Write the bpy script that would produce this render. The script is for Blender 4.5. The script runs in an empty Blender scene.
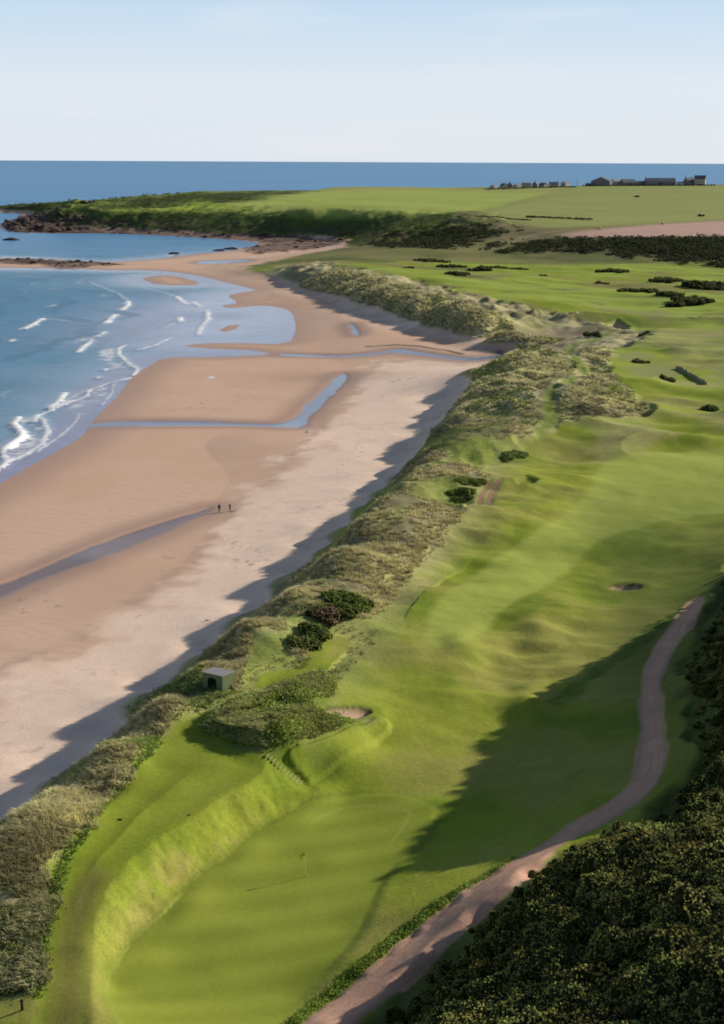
# Links golf course beside a sandy bay, seen from a high viewpoint over the seventh green.
# All coordinates are metres: x to the right, y away from the viewpoint, z above mean sea level.
import bpy, bmesh, math, random
import numpy as np
from mathutils import Vector, Matrix

# ---------------------------------------------------------------- survey of the place (plan coordinates in metres)
D = {
 'crest': [[-31.9,112.3],[-30.5,117.5],[-28.7,122.3],[-25.8,132.5],[-21.8,144.8],[-19.2,155.7],[-15.0,170.4],[-10.0,185.5],[-4.9,204.7],[0.5,225.5],[3.8,240.6],[7.1,255.6],[10.7,271.4],[14.3,287.3],[16.9,301.1],[19.6,315.0],[22.3,328.9],[25.6,349.4],[29.0,370.0],[31.6,389.2],[34.3,408.5]],
 'crest2': [[-47.4,863.5],[-43.2,846.1],[-39.0,828.6],[-34.9,811.2],[-30.8,797.3],[-26.8,783.5],[-22.8,769.6],[-18.8,755.7],[-14.8,741.9],[-10.8,728.0],[-5.8,712.2],[-0.9,696.4],[4.0,680.5],[9.0,664.7],[13.1,650.4],[17.2,636.1],[21.3,621.7],[25.4,607.4],[30.1,591.6],[34.8,575.7],[39.4,559.9],[45.9,544.1],[52.3,528.3],[60.1,517.4]],
 'relief': [[-12.64,95.38,7.5],[-4.94,95.31,7.5],[-9.59,105.8,7.3],[-3.11,117.92,7.3],[3.7,129.99,7.5],[8.22,138.78,7.9],[-5.6,110.88,7.2],[1.46,114.15,7.3],[-11.54,99.81,7.3],[-1.6,105.73,7.3],[-19.47,97.14,7.7],[-17.74,103.98,7.5],[-14.7,113.94,7.5],[-10.87,122.56,7.5],[-6.44,131.04,7.6],[-4.29,134.65,7.9],[0.98,142.95,8.2],[4.16,146.74,8.6],[-19.45,90.36,10.0],[-21.23,98.07,10.2],[-21.74,105.38,10.4],[-21.19,110.64,10.5],[-17.91,117.35,10.5],[-13.94,123.5,10.5],[-10.18,130.26,10.5],[-9.19,133.93,10.6],[-22.53,91.8,9.9],[-23.49,99.54,10.2],[-24.06,108.75,10.4],[-21.15,115.82,10.5],[-20.53,124.0,10.5],[-16.75,133.25,10.5],[-12.96,137.01,10.5],[-18.54,139.73,10.5],[-20.52,130.85,10.5],[-24.59,92.8,10.1],[-25.6,100.88,10.3],[-26.72,112.13,10.5],[-25.31,123.85,10.6],[-22.37,136.66,10.7],[-18.12,145.69,10.7],[-14.1,150.82,10.8],[-30.24,105.1,10.6],[-27.11,92.29,9.6],[-26.71,97.03,10.0],[-35.07,98.71,9.0],[-12.78,141.72,11.6],[-7.87,141.32,12.2],[-4.87,149.17,11.4],[-9.81,137.45,11.2],[-6.59,136.02,10.9],[-3.57,140.87,10.4],[-0.33,142.56,9.2],[3.32,149.6,9.0],[-3.87,155.42,10.7],[-7.14,149.31,11.6],[-11.33,147.33,11.2],[3.81,155.95,9.2],[2.17,165.45,9.5],[-2.87,167.82,10.0],[-7.64,160.93,10.3],[-10.87,154.14,10.6],[7.85,153.47,8.9],[11.2,169.86,9.2],[5.1,181.17,9.5],[2.49,189.54,9.7],[12.51,190.96,9.2],[18.07,174.49,8.9],[16.49,158.09,8.3],[12.91,143.83,8.0],[16.65,137.79,8.3],[8.41,124.71,7.9],[5.08,114.66,8.0],[23.14,154.03,8.6],[28.62,158.92,9.2],[31.24,174.59,8.8],[19.91,130.85,9.2],[26.99,192.3,8.7],[40.9,197.25,8.6],[52.62,209.55,8.8],[7.16,165.11,9.6],[13.34,164.16,8.6],[-4.75,91.04,8.3],[-0.33,99.22,8.5],[4.76,107.13,8.8],[10.39,113.67,9.0],[-2.88,90.19,9.2],[5.3,100.87,9.7],[13.7,111.56,10.4],[21.99,119.36,11.0],[28.26,128.58,11.5],[31.63,141.58,11.2],[33.78,154.92,10.7],[37.82,168.58,10.2],[46.26,186.87,9.6],[33.72,134.79,14.0],[30.93,122.59,14.0],[37.44,146.23,14.0],[42.53,162.42,13.0],[35.85,130.24,18.0],[32.24,115.92,18.0],[41.91,153.85,16.0],[47.86,176.89,13.5],[54.11,201.0,10.5],[28.19,114.26,13.0],[24.33,112.61,12.4],[0.04,89.77,9.3],[4.59,94.07,10.4],[8.68,98.38,12.3],[12.87,100.62,14.5],[15.77,100.85,16.8],[20.23,98.89,19.0],[26.69,94.8,21.8],[31.12,91.25,23.5],[35.97,85.87,26.5],[7.93,85.0,14.2],[14.47,76.1,20.0],[19.86,68.44,25.0],[22.61,79.04,23.7],[16.41,87.49,18.8],[12.3,87.47,16.5],[3.91,86.73,11.5],[26.61,68.52,28.0],[22.73,57.57,30.0],[21.64,211.51,9.2],[39.61,225.01,8.7],[59.44,238.44,8.6],[13.71,210.25,9.6],[8.52,198.23,10.0],[25.32,249.57,9.7],[47.11,270.16,8.7],[73.74,299.24,8.7],[42.97,297.51,9.2],[29.09,288.64,10.0],[72.02,333.06,9.2],[70.84,270.09,8.6],[44.14,213.91,8.4],[16.45,227.42,9.9],[41.69,403.98,10.6],[34.96,357.36,10.2],[28.89,317.47,9.9],[22.55,285.59,9.6],[14.3,249.37,9.8],[6.08,217.02,10.2],[-0.34,191.46,10.6],[-5.6,175.06,10.9],[-10.22,163.58,10.9],[49.0,412.93,15.2],[39.95,347.59,15.6],[32.96,306.55,14.2],[28.58,290.22,11.4],[53.79,408.11,12.0],[54.86,384.22,12.6],[55.71,353.53,12.8],[58.86,341.7,12.2],[46.55,323.82,11.0],[68.98,370.15,10.6],[75.86,443.76,11.0],[72.12,518.22,6.0],[84.03,514.53,8.6],[86.94,435.03,9.6],[82.77,413.56,9.6],[92.08,415.32,9.3],[45.36,352.17,12.3],[38.52,315.43,11.4],[110.44,651.24,7.5],[63.42,643.04,8.5],[43.83,695.13,9.5],[156.12,648.99,7.5],[22.69,821.25,9.0],[-6.79,889.97,9.0],[94.02,837.0,7.5],[164.07,832.6,7.5],[58.94,938.13,8.0],[126.76,902.79,7.5],[179.91,699.53,7.5],[115.72,492.52,8.6],[108.81,528.13,8.0],[96.83,397.42,9.0],[-17.97,825.85,10.0],[77.68,577.98,8.5],[95.77,563.04,8.0],[120.84,465.36,8.6],[91.17,347.71,9.0],[114.72,362.27,9.0],[199.88,641.58,8.0],[80.93,251.35,9.0],[227.54,888.67,8.0],[187.73,921.44,8.5],[133.91,954.9,9.2],[83.68,997.73,9.5],[42.19,1012.57,9.5],[13.68,1011.43,9.0],[265.25,1040.86,19.0],[199.9,1019.78,17.5],[157.85,1025.32,16.0],[125.75,1057.82,13.0],[244.47,957.36,14.5],[189.44,964.76,13.0],[319.15,1035.65,19.0],[299.79,869.19,9.0],[356.17,939.44,15.0],[312.11,1227.62,22.5],[194.82,1162.49,21.5],[384.49,1251.07,23.0],[379.27,1495.76,29.5],[233.35,1395.94,28.0],[158.34,1262.33,24.5],[99.96,1196.68,23.0],[350.53,1680.02,34.0],[326.77,1960.94,39.0],[478.21,1890.85,40.0],[414.74,1990.49,39.5],[611.6,1913.41,41.0],[374.64,1926.4,39.3],[178.82,1840.67,34.0],[233.61,1869.63,37.0],[281.96,1934.04,38.3],[159.87,1921.39,34.5],[91.91,1898.77,32.0],[114.01,2059.89,34.3],[-77.37,1837.0,34.0],[-42.61,2009.4,35.2],[56.28,2045.75,35.5],[-0.6,1621.11,28.0],[90.69,1452.46,27.0],[158.02,1515.75,30.0],[-66.96,1585.05,26.0],[-110.01,1423.37,21.0],[-57.15,1348.92,21.5],[-9.77,1317.92,21.5],[52.01,1251.97,21.5],[-28.17,1307.58,4.0],[-56.98,1337.9,2.6],[-0.62,1248.5,6.0],[48.22,1158.3,8.0],[71.61,1143.24,15.0],[32.78,1188.82,13.0],[93.73,1120.19,16.0],[117.18,1119.62,19.0],[-311.63,1563.41,24.0],[-287.75,1582.82,26.0],[-264.67,1646.37,28.0],[-199.88,1787.87,32.5],[-142.0,1845.62,33.5],[-254.25,1578.68,19.5],[-196.71,1560.31,22.5],[-160.45,1579.81,25.5],[-121.56,1576.16,26.5],[-247.7,1686.37,24.0],[-209.99,1668.78,30.0],[-168.65,1722.74,32.0],[-273.48,1501.38,17.5],[-215.84,1465.94,17.5],[-162.24,1445.16,19.0],[-267.65,1464.82,2.2],[-209.44,1417.7,2.2],[-154.6,1371.46,2.3],[-104.01,1339.02,2.3],[-359.13,1551.51,6.0],[-334.47,1591.77,14.0],[-363.39,1486.94,1.6],[-349.35,1582.12,9.0],[-304.64,1496.35,5.0],[-329.14,1464.65,3.5],[52.91,533.06,1.6],[70.46,536.47,3.0],[37.27,477.92,2.2],[26.18,532.33,2.2],[11.29,405.97,2.2],[-2.84,332.96,2.2],[-12.11,264.77,2.2],[-18.76,224.13,2.3],[-24.75,202.88,2.4],[-34.06,170.08,2.5],[-40.93,145.75,2.6],[-5.21,663.41,2.2],[-47.95,838.41,2.2],[35.53,560.33,2.6],[-45.14,1054.86,3.0],[-23.74,1097.3,4.0],[-53.96,197.54,1.2],[-46.84,240.55,1.2],[-28.51,351.25,1.2],[-16.35,555.83,1.4],[-61.05,173.19,1.4],[-52.02,129.32,2.6],[-31.92,112.25,12.2],[-37.28,113.73,6.57],[-42.65,115.21,2.5],[-49.39,117.06,2.35],[-30.48,117.47,12.2],[-35.78,119.16,6.57],[-41.08,120.84,2.5],[-47.75,122.97,2.35],[-28.73,122.27,12.3],[-34.06,123.94,6.62],[-39.39,125.61,2.5],[-46.07,127.69,2.35],[-25.77,132.54,12.4],[-31.13,134.19,6.66],[-36.49,135.83,2.5],[-43.18,137.89,2.35],[-21.82,144.75,12.4],[-27.21,146.28,6.66],[-32.6,147.82,2.5],[-39.34,149.73,2.35],[-19.18,155.69,12.3],[-24.58,157.12,6.62],[-29.98,158.55,2.5],[-36.75,160.34,2.35],[-15.05,170.36,12.4],[-20.41,172.01,6.66],[-25.76,173.66,2.5],[-32.45,175.71,2.35],[-10.02,185.49,12.5],[-15.42,187.09,6.7],[-20.81,188.69,2.5],[-27.52,190.68,2.35],[-4.89,204.66,12.4],[-10.31,206.08,6.66],[-15.73,207.51,2.5],[-22.5,209.28,2.35],[0.49,225.51,12.2],[-4.91,226.82,6.57],[-10.32,228.13,2.5],[-17.12,229.78,2.35],[3.82,240.56,12.0],[-1.57,241.75,6.49],[-6.96,242.94,2.5],[-13.8,244.45,2.35],[7.14,255.6,11.8],[1.79,256.79,6.41],[-3.55,257.99,2.5],[-10.38,259.52,2.35],[10.71,271.42,11.4],[5.45,272.61,6.24],[0.19,273.8,2.5],[-6.64,275.34,2.35],[14.29,287.25,11.0],[9.09,288.34,6.07],[3.9,289.43,2.5],[-2.95,290.87,2.35],[16.95,301.12,10.73],[11.79,302.11,5.96],[6.63,303.1,2.5],[-0.25,304.42,2.35],[19.6,314.99,10.47],[14.5,315.97,5.85],[9.39,316.95,2.5],[2.52,318.27,2.35],[22.26,328.86,10.2],[17.19,329.75,5.73],[12.13,330.63,2.5],[5.23,331.84,2.35],[25.62,349.43,9.7],[20.64,350.24,5.52],[15.67,351.05,2.5],[8.77,352.18,2.35],[28.97,369.99,9.2],[24.1,370.72,5.31],[19.22,371.46,2.5],[12.3,372.5,2.35],[31.62,389.25,8.7],[26.84,389.9,5.1],[22.05,390.56,2.5],[15.12,391.51,2.35],[34.26,408.51,8.2],[29.59,409.15,4.89],[24.91,409.79,2.5],[17.97,410.74,2.35],[-47.41,863.49,8.0],[-58.11,860.92,2.9],[-71.72,857.66,2.4],[-43.23,846.05,8.2],[-53.93,843.49,2.9],[-67.54,840.22,2.4],[-39.05,828.62,8.4],[-49.74,826.05,2.9],[-63.36,822.78,2.4],[-34.86,811.18,8.6],[-45.5,808.39,2.9],[-59.05,804.85,2.4],[-30.85,797.32,8.7],[-41.41,794.26,2.9],[-54.86,790.36,2.4],[-26.83,783.46,8.8],[-37.4,780.4,2.9],[-50.85,776.5,2.4],[-22.82,769.59,8.9],[-33.38,766.53,2.9],[-46.83,762.64,2.4],[-18.8,755.73,9.0],[-29.37,752.67,2.9],[-42.82,748.78,2.4],[-14.79,741.87,9.1],[-25.36,738.81,2.9],[-38.8,734.92,2.4],[-10.78,728.01,9.2],[-21.31,724.83,2.9],[-34.71,720.79,2.4],[-5.84,712.18,9.27],[-16.34,708.91,2.9],[-29.71,704.74,2.4],[-0.91,696.36,9.35],[-11.41,693.08,2.9],[-24.77,688.92,2.4],[4.03,680.53,9.43],[-6.47,677.26,2.9],[-19.84,673.09,2.4],[8.96,664.71,9.5],[-1.57,661.54,2.9],[-14.98,657.52,2.4],[13.08,650.38,9.5],[2.51,647.34,2.9],[-10.95,643.47,2.4],[17.2,636.05,9.5],[6.63,633.01,2.9],[-6.83,629.14,2.4],[21.32,621.72,9.5],[10.75,618.68,2.9],[-2.71,614.82,2.4],[25.44,607.39,9.5],[14.88,604.32,2.9],[1.43,600.41,2.4],[30.1,591.57,9.47],[19.54,588.46,2.9],[6.11,584.51,2.4],[34.76,575.74,9.43],[24.2,572.63,2.9],[10.77,568.68,2.4],[39.42,559.92,9.4],[29.04,556.27,2.9],[15.83,551.64,2.4],[45.86,544.1,9.2],[35.67,539.95,2.9],[22.71,534.67,2.4],[52.3,528.29,9.0],[42.6,523.09,2.9],[30.26,516.49,2.4],[60.13,517.43,8.0],[51.21,510.99,2.9],[39.86,502.8,2.4],[46.0,134.0,27.9],[60.0,141.0,33.9],[73.0,147.0,39.6],[90.0,156.0,45.5],[56.0,160.0,28.3],[70.0,166.0,35.0],[50.0,127.0,20.5],[62.0,131.0,23.0],[75.0,137.0,27.0],[45.0,122.0,17.5],[60.5,175.5,28.2],[78.0,184.0,36.0],[57.0,186.0,18.0],[95.0,175.0,43.0],[70.0,207.0,16.0],[82.0,213.0,22.5],[60.0,190.0,18.0],[95.0,220.0,25.0],[110.0,240.0,22.0],[100.0,195.0,38.0],[80.0,240.0,11.0],[110.0,290.0,10.5],[90.0,270.0,9.5],[55.0,215.0,9.6],[100.0,110.0,40.0],[60.0,100.0,29.0],[40.0,70.0,31.0],[60.0,60.0,40.0],[20.0,40.0,29.0],[0.0,40.0,17.0],[-30.0,50.0,10.5],[-60.0,60.0,6.0],[100.0,30.0,50.0],[-60.0,90.0,4.0],[-100.0,40.0,2.6],[0.0,20.0,20.0],[200.0,200.0,45.0],[200.0,300.0,22.0],[300.0,500.0,13.0],[200.0,400.0,10.0],[300.0,700.0,12.0],[1600.0,2400.0,42.0],[1200.0,1500.0,32.0],[700.0,900.0,18.0],[-330.0,1640.0,8.0],[-180.0,1750.0,12.0],[-60.0,2250.0,12.0],[100.0,2500.0,10.0],[300.0,2750.0,14.0],[500.0,2850.0,16.0],[800.0,3200.0,20.0],[1500.0,3600.0,22.0],[-120.0,2000.0,22.0],[60.0,2250.0,27.0],[250.0,2400.0,26.0],[420.0,2500.0,29.0],[600.0,2600.0,30.0],[1000.0,2700.0,32.0]],
 'land': [[-55,-60],[-75,60],[-90.43,149.1],[-88.05,208.4],[-84.36,281.05],[-81.69,297.58],[-80.16,307.97],[-78.95,317.87],[-77.77,326.37],[-76.01,338.11],[-74.81,345.83],[-73.56,353.75],[-73.24,360.88],[-73.72,371.13],[-74.09,377.83],[-74.59,384.66],[-74.81,392.83],[-74.87,406.81],[-75.08,419.41],[-75.52,437.5],[-76.02,448.35],[-76.82,457.85],[-77.02,464.56],[-76.7,472.14],[-76.06,479.34],[-74.75,490.1],[-74.16,497.15],[-73.97,504.34],[-72.69,508.29],[-69.59,511.16],[-65.17,512.47],[-56.99,512.95],[-49.04,515.08],[-36.99,520.03],[-34.5,524.57],[-40.24,531.15],[-44.54,534.14],[-49.78,535.14],[-55.93,537.32],[-66.37,541.86],[-69.33,545.62],[-66.41,550.65],[-62.19,553.2],[-54.36,554.67],[-46.35,554.37],[-33.78,552.15],[-28.75,562.43],[-28.49,590.81],[-29.51,617.32],[-32.34,656.43],[-35.02,677.05],[-38.98,690.42],[-42.87,697.96],[-48.82,703.78],[-52.74,703.96],[-56.8,698.61],[-60.22,695.0],[-64.84,691.15],[-67.57,692.36],[-69.9,699.28],[-69.0,705.25],[-64.4,713.53],[-64.96,725.26],[-70.99,746.83],[-71.84,759.75],[-67.99,771.04],[-64.77,778.76],[-60.46,787.13],[-60.22,793.28],[-63.93,800.58],[-69.27,812.6],[-79.15,835.9],[-87.6,855.2],[-99.25,881.02],[-108.99,898.67],[-122.13,917.76],[-131.95,927.43],[-143.78,932.94],[-150.62,934.3],[-156.19,932.23],[-167.78,934.87],[-191.69,943.65],[-210.05,947.66],[-232.87,949.08],[-250.84,950.2],[-273.77,951.63],[-288.47,971.72],[-302.95,1021.42],[-299.39,1042.66],[-275.83,1047.02],[-255.47,1042.23],[-227.2,1025.67],[-209.09,1015.4],[-191.27,1005.79],[-179.79,1006.15],[-168.39,1016.66],[-160.08,1027.5],[-150.32,1044.56],[-144.12,1058.5],[-138.09,1076.92],[-133.6,1089.19],[-128.19,1102.02],[-122.22,1113.59],[-112.44,1130.19],[-106.54,1143.75],[-101.31,1161.65],[-96.45,1185.78],[-89.29,1229.32],[-91.78,1259.15],[-105.27,1291.55],[-119.55,1312.59],[-142.42,1333.76],[-163.38,1353.16],[-193.87,1381.37],[-217.55,1397.74],[-247.33,1411.19],[-267.49,1415.12],[-289.04,1411.69],[-308.19,1411.32],[-335.38,1413.81],[-351.44,1428.56],[-365.13,1463.61],[-370.5,1477.38],[-396.45,1568.86],[-414.96,1671.1],[-421.01,1755.8],[-457.42,1920.62],[-527.73,1983.55],[-569.47,2086.61],[-457.44,2178.8],[-272.14,2428.69],[-59.24,2783.4],[279.24,3354.58],[528.22,3803.13],[1200,4200],[5000,5000],[5000,-300],[0,-300]],
 'islands': [[[-134.7,862.46],[-131.89,884.99],[-123.5,892.33],[-112.02,876.15],[-97.26,838.79],[-98.24,821.69],[-110.68,819.02],[-121.58,826.34]],[[-61.28,596.0],[-59.17,614.47],[-54.39,620.06],[-54.67,603.02],[-57.95,592.28]]],
 'poly': {
  'stream_a': [[-73.3,378.57],[-68.94,380.33],[-63.98,381.22],[-58.47,381.38],[-52.94,381.39],[-47.4,381.26],[-41.12,380.64],[-34.11,379.32],[-28.56,378.61],[-24.44,378.5],[-21.78,379.95],[-20.55,382.98],[-19.24,387.63],[-17.83,394.02],[-17.01,400.2],[-16.81,406.16],[-15.9,413.61],[-14.25,422.71],[-12.77,432.63],[-11.47,443.49],[-10.1,454.59],[-8.66,465.56],[-7.24,471.78],[-5.89,472.72],[-5.09,469.32],[-4.85,461.74],[-5.42,452.87],[-6.75,443.27],[-8.12,434.43],[-9.51,426.16],[-10.83,417.27],[-12.08,407.77],[-13.28,399.02],[-14.44,390.83],[-15.19,382.53],[-15.55,374.04],[-16.94,370.07],[-19.39,370.66],[-23.04,372.24],[-27.92,374.3],[-33.75,375.0],[-40.56,375.18],[-47.32,374.86],[-54.05,374.32],[-60.78,373.96],[-67.52,373.67],[-71.64,373.23],[-73.16,372.68],[-74.34,373.89],[-75.14,376.64]],
  'stream_b': [[-28.98,523.85],[-22.9,522.08],[-16.86,520.3],[-10.85,517.87],[-4.91,517.35],[1.02,519.0],[5.32,521.54],[7.99,524.94],[10.66,526.85],[13.3,527.28],[15.99,525.66],[18.68,521.84],[22.2,516.82],[26.53,511.15],[31.02,506.59],[35.57,501.66],[39.94,500.12],[44.34,503.41],[47.26,505.71],[48.59,506.46],[49.07,508.64],[48.54,510.88],[47.23,512.61],[45.22,514.88],[43.71,517.73],[42.71,521.48],[42.82,522.81],[43.99,521.25],[45.39,518.04],[47.15,514.85],[48.7,512.6],[49.94,510.18],[50.56,505.31],[50.58,498.29],[49.65,494.31],[47.71,492.46],[44.63,491.45],[40.35,490.73],[36.17,492.44],[32.01,496.41],[27.36,500.98],[22.21,506.3],[17.39,511.22],[12.92,515.62],[8.97,516.56],[5.61,514.06],[1.0,512.25],[-4.86,511.11],[-10.73,511.56],[-16.64,513.05],[-22.56,513.91],[-28.52,515.13],[-31.64,518.03],[-31.9,522.5]],
  'stream_c': [[-5.21,610.68],[-3.84,603.26],[-2.69,592.52],[-1.74,578.06],[-1.72,569.9],[-2.59,567.35],[-3.53,572.95],[-4.59,587.28],[-5.33,599.29],[-5.71,609.36]],
  'stream_d': [[-64.35,219.23],[-62.34,224.15],[-59.91,229.72],[-56.93,235.57],[-53.78,241.6],[-50.74,249.2],[-47.48,257.04],[-43.76,263.76],[-39.76,270.1],[-35.5,276.11],[-32.76,279.9],[-31.68,281.46],[-31.23,281.11],[-31.41,278.85],[-32.26,276.34],[-33.78,273.57],[-36.03,268.16],[-38.87,260.17],[-41.97,252.29],[-45.27,244.38],[-47.91,239.09],[-50.04,236.29],[-52.11,233.54],[-54.13,230.77],[-56.29,227.02],[-58.53,222.29],[-60.57,217.29],[-62.42,212.1],[-63.83,211.42],[-64.82,215.01]],
  'stream_e': [[-119.2,1009.11],[-117.13,1019.15],[-110.91,1026.5],[-100.49,1031.03],[-92.0,1035.74],[-85.46,1040.64],[-81.19,1025.99],[-79.83,999.5],[-83.2,989.1],[-91.11,991.61],[-99.57,993.95],[-107.63,987.36],[-113.73,988.97],[-118.04,999.05]],
  'dry': [[-47.37,144.48],[-47.15,151.74],[-46.92,159.68],[-46.56,168.07],[-47.33,183.31],[-43.48,190.18],[-39.37,195.16],[-39.43,206.41],[-34.52,217.39],[-31.8,227.81],[-28.85,239.45],[-25.71,268.1],[-22.14,290.13],[-17.83,317.83],[-10.23,355.43],[-3.4,409.77],[0.2,452.71],[8.42,495.31],[24.18,490.84],[41.08,482.59],[56.84,500.23],[66.36,505.07],[48.95,398.14],[38.5,336.44],[27.88,324.88],[21.45,294.03],[16.33,271.97],[11.94,254.05],[7.95,234.67],[4.57,221.78],[1.53,210.53],[-1.22,197.16],[-3.66,185.74],[-5.92,177.12],[-7.94,168.34],[-10.55,162.72],[-12.9,156.13],[-15.15,150.73],[-17.3,145.96],[-19.22,140.71],[-21.12,136.35],[-22.62,130.57],[-24.41,127.33],[-25.81,122.71],[-26.85,117.24],[-28.39,114.53],[-29.67,111.16],[-31.2,109.1],[-33.42,107.4],[-35.44,105.29],[-40.64,121.56],[-42.84,128.96],[-44.92,136.14]],
  'dry2': [[-58.44,954.92],[-34.14,792.8],[-10.24,686.5],[8.22,610.63],[27.65,562.71],[44.72,526.76],[50.78,519.66],[42.0,540.81],[30.26,575.09],[17.14,619.2],[4.21,660.31],[-10.49,705.21],[-34.56,803.35]],
  'dune': [[-44.43,134.43],[-41.32,134.6],[-38.16,134.62],[-35.9,138.69],[-33.5,142.88],[-32.41,151.34],[-30.84,158.95],[-27.88,161.97],[-25.16,167.24],[-23.15,178.81],[-20.87,192.02],[-17.64,200.23],[-14.84,212.71],[-11.79,228.58],[-7.97,238.0],[-3.9,250.19],[0.58,262.78],[5.27,290.06],[10.41,306.4],[16.39,329.85],[22.07,358.13],[28.52,388.05],[35.62,417.87],[50.76,493.04],[61.97,513.96],[77.95,549.61],[95.1,558.89],[108.79,528.01],[98.19,492.9],[79.24,463.67],[74.31,416.41],[71.77,378.1],[70.86,339.48],[56.27,325.73],[45.77,318.15],[34.55,300.52],[29.31,291.2],[26.16,279.42],[20.18,254.48],[16.77,232.21],[10.85,215.83],[4.84,198.56],[-0.06,184.55],[-4.24,172.97],[-8.91,162.01],[-11.57,155.9],[-14.09,150.72],[-18.13,145.78],[-21.6,138.68],[-22.59,131.39],[-23.94,127.21],[-25.48,117.53],[-25.95,113.93],[-26.28,110.04],[-25.79,104.12],[-25.54,99.5],[-24.67,93.5],[-26.59,93.26],[-29.37,93.76],[-32.19,94.28],[-33.4,98.48],[-35.07,104.06],[-39.47,117.89],[-42.43,127.57]],
  'dune2': [[-66.91,1046.32],[-41.46,967.79],[-11.7,795.09],[14.89,723.93],[29.35,702.24],[42.88,680.0],[60.54,613.76],[70.78,589.52],[81.52,576.0],[95.86,558.72],[88.89,544.59],[69.62,545.42],[60.26,515.13],[50.66,540.51],[38.51,546.24],[28.42,579.44],[17.14,619.2],[4.22,661.18],[-10.51,707.18],[-27.57,765.18],[-48.23,844.21]],
  'fairway': [[51.34,289.26],[53.98,292.22],[57.7,295.07],[62.58,297.92],[73.26,301.88],[81.58,304.31],[89.88,306.32],[93.07,291.23],[84.46,262.97],[75.47,249.94],[64.22,245.32],[56.03,240.91],[50.82,237.13],[45.44,231.71],[40.04,225.05],[35.58,217.72],[31.95,209.32],[27.3,200.34],[21.86,191.41],[17.86,182.95],[15.09,174.24],[12.34,170.12],[9.42,169.48],[8.31,173.2],[9.05,181.99],[11.07,190.76],[14.55,199.89],[19.65,211.22],[26.54,223.64],[32.84,235.29],[38.41,246.49],[43.29,260.12],[47.67,278.08]],
  'fairway2': [[72.31,735.22],[88.35,724.33],[103.66,711.77],[118.21,698.11],[131.53,687.36],[144.13,675.32],[155.88,661.91],[166.84,647.67],[135.2,522.34],[123.4,542.98],[113.8,573.35],[102.81,605.49],[90.13,638.21],[75.21,667.16],[63.6,696.03],[50.36,718.67],[36.23,741.96],[43.24,773.89],[57.83,750.18]],
  'green': [[-19.55,97.73],[-19.09,99.81],[-18.46,103.4],[-17.25,106.62],[-15.82,110.46],[-14.13,115.02],[-12.15,118.25],[-10.18,122.88],[-7.9,125.32],[-5.6,128.95],[-3.15,131.5],[-0.6,132.18],[1.71,132.07],[3.73,131.33],[5.38,130.33],[6.63,129.03],[7.32,127.96],[7.48,127.13],[7.1,125.26],[6.24,122.4],[5.05,119.57],[3.57,116.83],[2.48,114.27],[1.76,111.43],[1.0,108.29],[0.21,104.95],[-1.02,101.26],[-2.65,98.2],[-3.99,95.74],[-5.02,92.86],[-5.58,89.25],[-5.73,85.78],[-8.08,84.56],[-10.34,84.68],[-12.57,84.6],[-15.64,86.07],[-17.41,89.3],[-18.7,92.45],[-19.4,95.25]],
  'terrace': [[-22.95,87.69],[-24.16,94.56],[-25.02,100.88],[-25.45,106.37],[-25.59,112.53],[-24.67,116.15],[-24.02,123.35],[-22.45,128.76],[-20.96,135.02],[-19.26,140.2],[-16.93,143.68],[-14.18,146.81],[-10.86,154.01],[-6.55,164.62],[-3.86,170.29],[-3.22,170.22],[-4.85,164.77],[-8.33,153.21],[-11.84,145.55],[-15.75,142.81],[-17.57,140.76],[-17.42,139.3],[-15.78,137.58],[-12.72,135.81],[-10.73,134.2],[-9.82,133.71],[-9.59,132.83],[-9.97,130.83],[-11.25,128.73],[-13.34,125.98],[-15.31,122.4],[-17.29,119.22],[-19.05,116.08],[-20.57,112.8],[-21.45,109.54],[-21.85,106.92],[-21.8,103.64],[-21.25,99.45],[-20.64,94.92],[-19.35,87.24],[-19.74,84.27],[-21.49,84.39]],
  'bare': [[-12.35,123.51],[-10.16,126.59],[-7.9,130.27],[-8.93,125.44],[-11.45,122.18],[-13.69,117.62],[-15.42,114.47],[-16.83,109.9],[-18.0,105.99],[-19.01,101.8],[-19.6,96.66],[-20.26,95.36],[-20.36,98.65],[-20.56,102.57],[-19.61,106.29],[-18.53,109.91],[-15.85,116.5],[-14.12,119.72]],
  'bright': [[-21.62,101.79],[-21.84,107.31],[-20.23,111.61],[-18.47,115.99],[-16.0,120.04],[-13.34,124.15],[-10.77,128.46],[-8.04,133.24],[-6.19,132.67],[-8.73,127.89],[-11.23,124.72],[-13.52,120.71],[-15.84,116.44],[-17.99,112.25],[-18.98,107.14],[-19.91,102.44],[-19.88,98.68],[-19.8,94.91],[-20.62,97.95]],
  'bright2': [[-24.67,93.5],[-25.54,99.5],[-25.79,104.12],[-26.28,110.04],[-25.95,113.93],[-25.48,117.53],[-23.94,127.21],[-22.59,131.39],[-21.6,138.68],[-20.82,137.6],[-21.88,131.33],[-23.1,126.87],[-24.64,117.89],[-25.08,114.01],[-25.48,110.33],[-24.98,104.18],[-24.74,99.49],[-24.22,95.55],[-23.68,91.66]],
  'walk': [[-21.31,84.37],[-21.98,88.29],[-22.73,92.64],[-23.4,96.82],[-23.85,100.96],[-24.23,104.96],[-23.53,111.55],[-21.99,109.17],[-21.83,101.66],[-21.1,97.21],[-20.44,93.16],[-19.54,88.13],[-18.88,84.25]],
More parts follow.
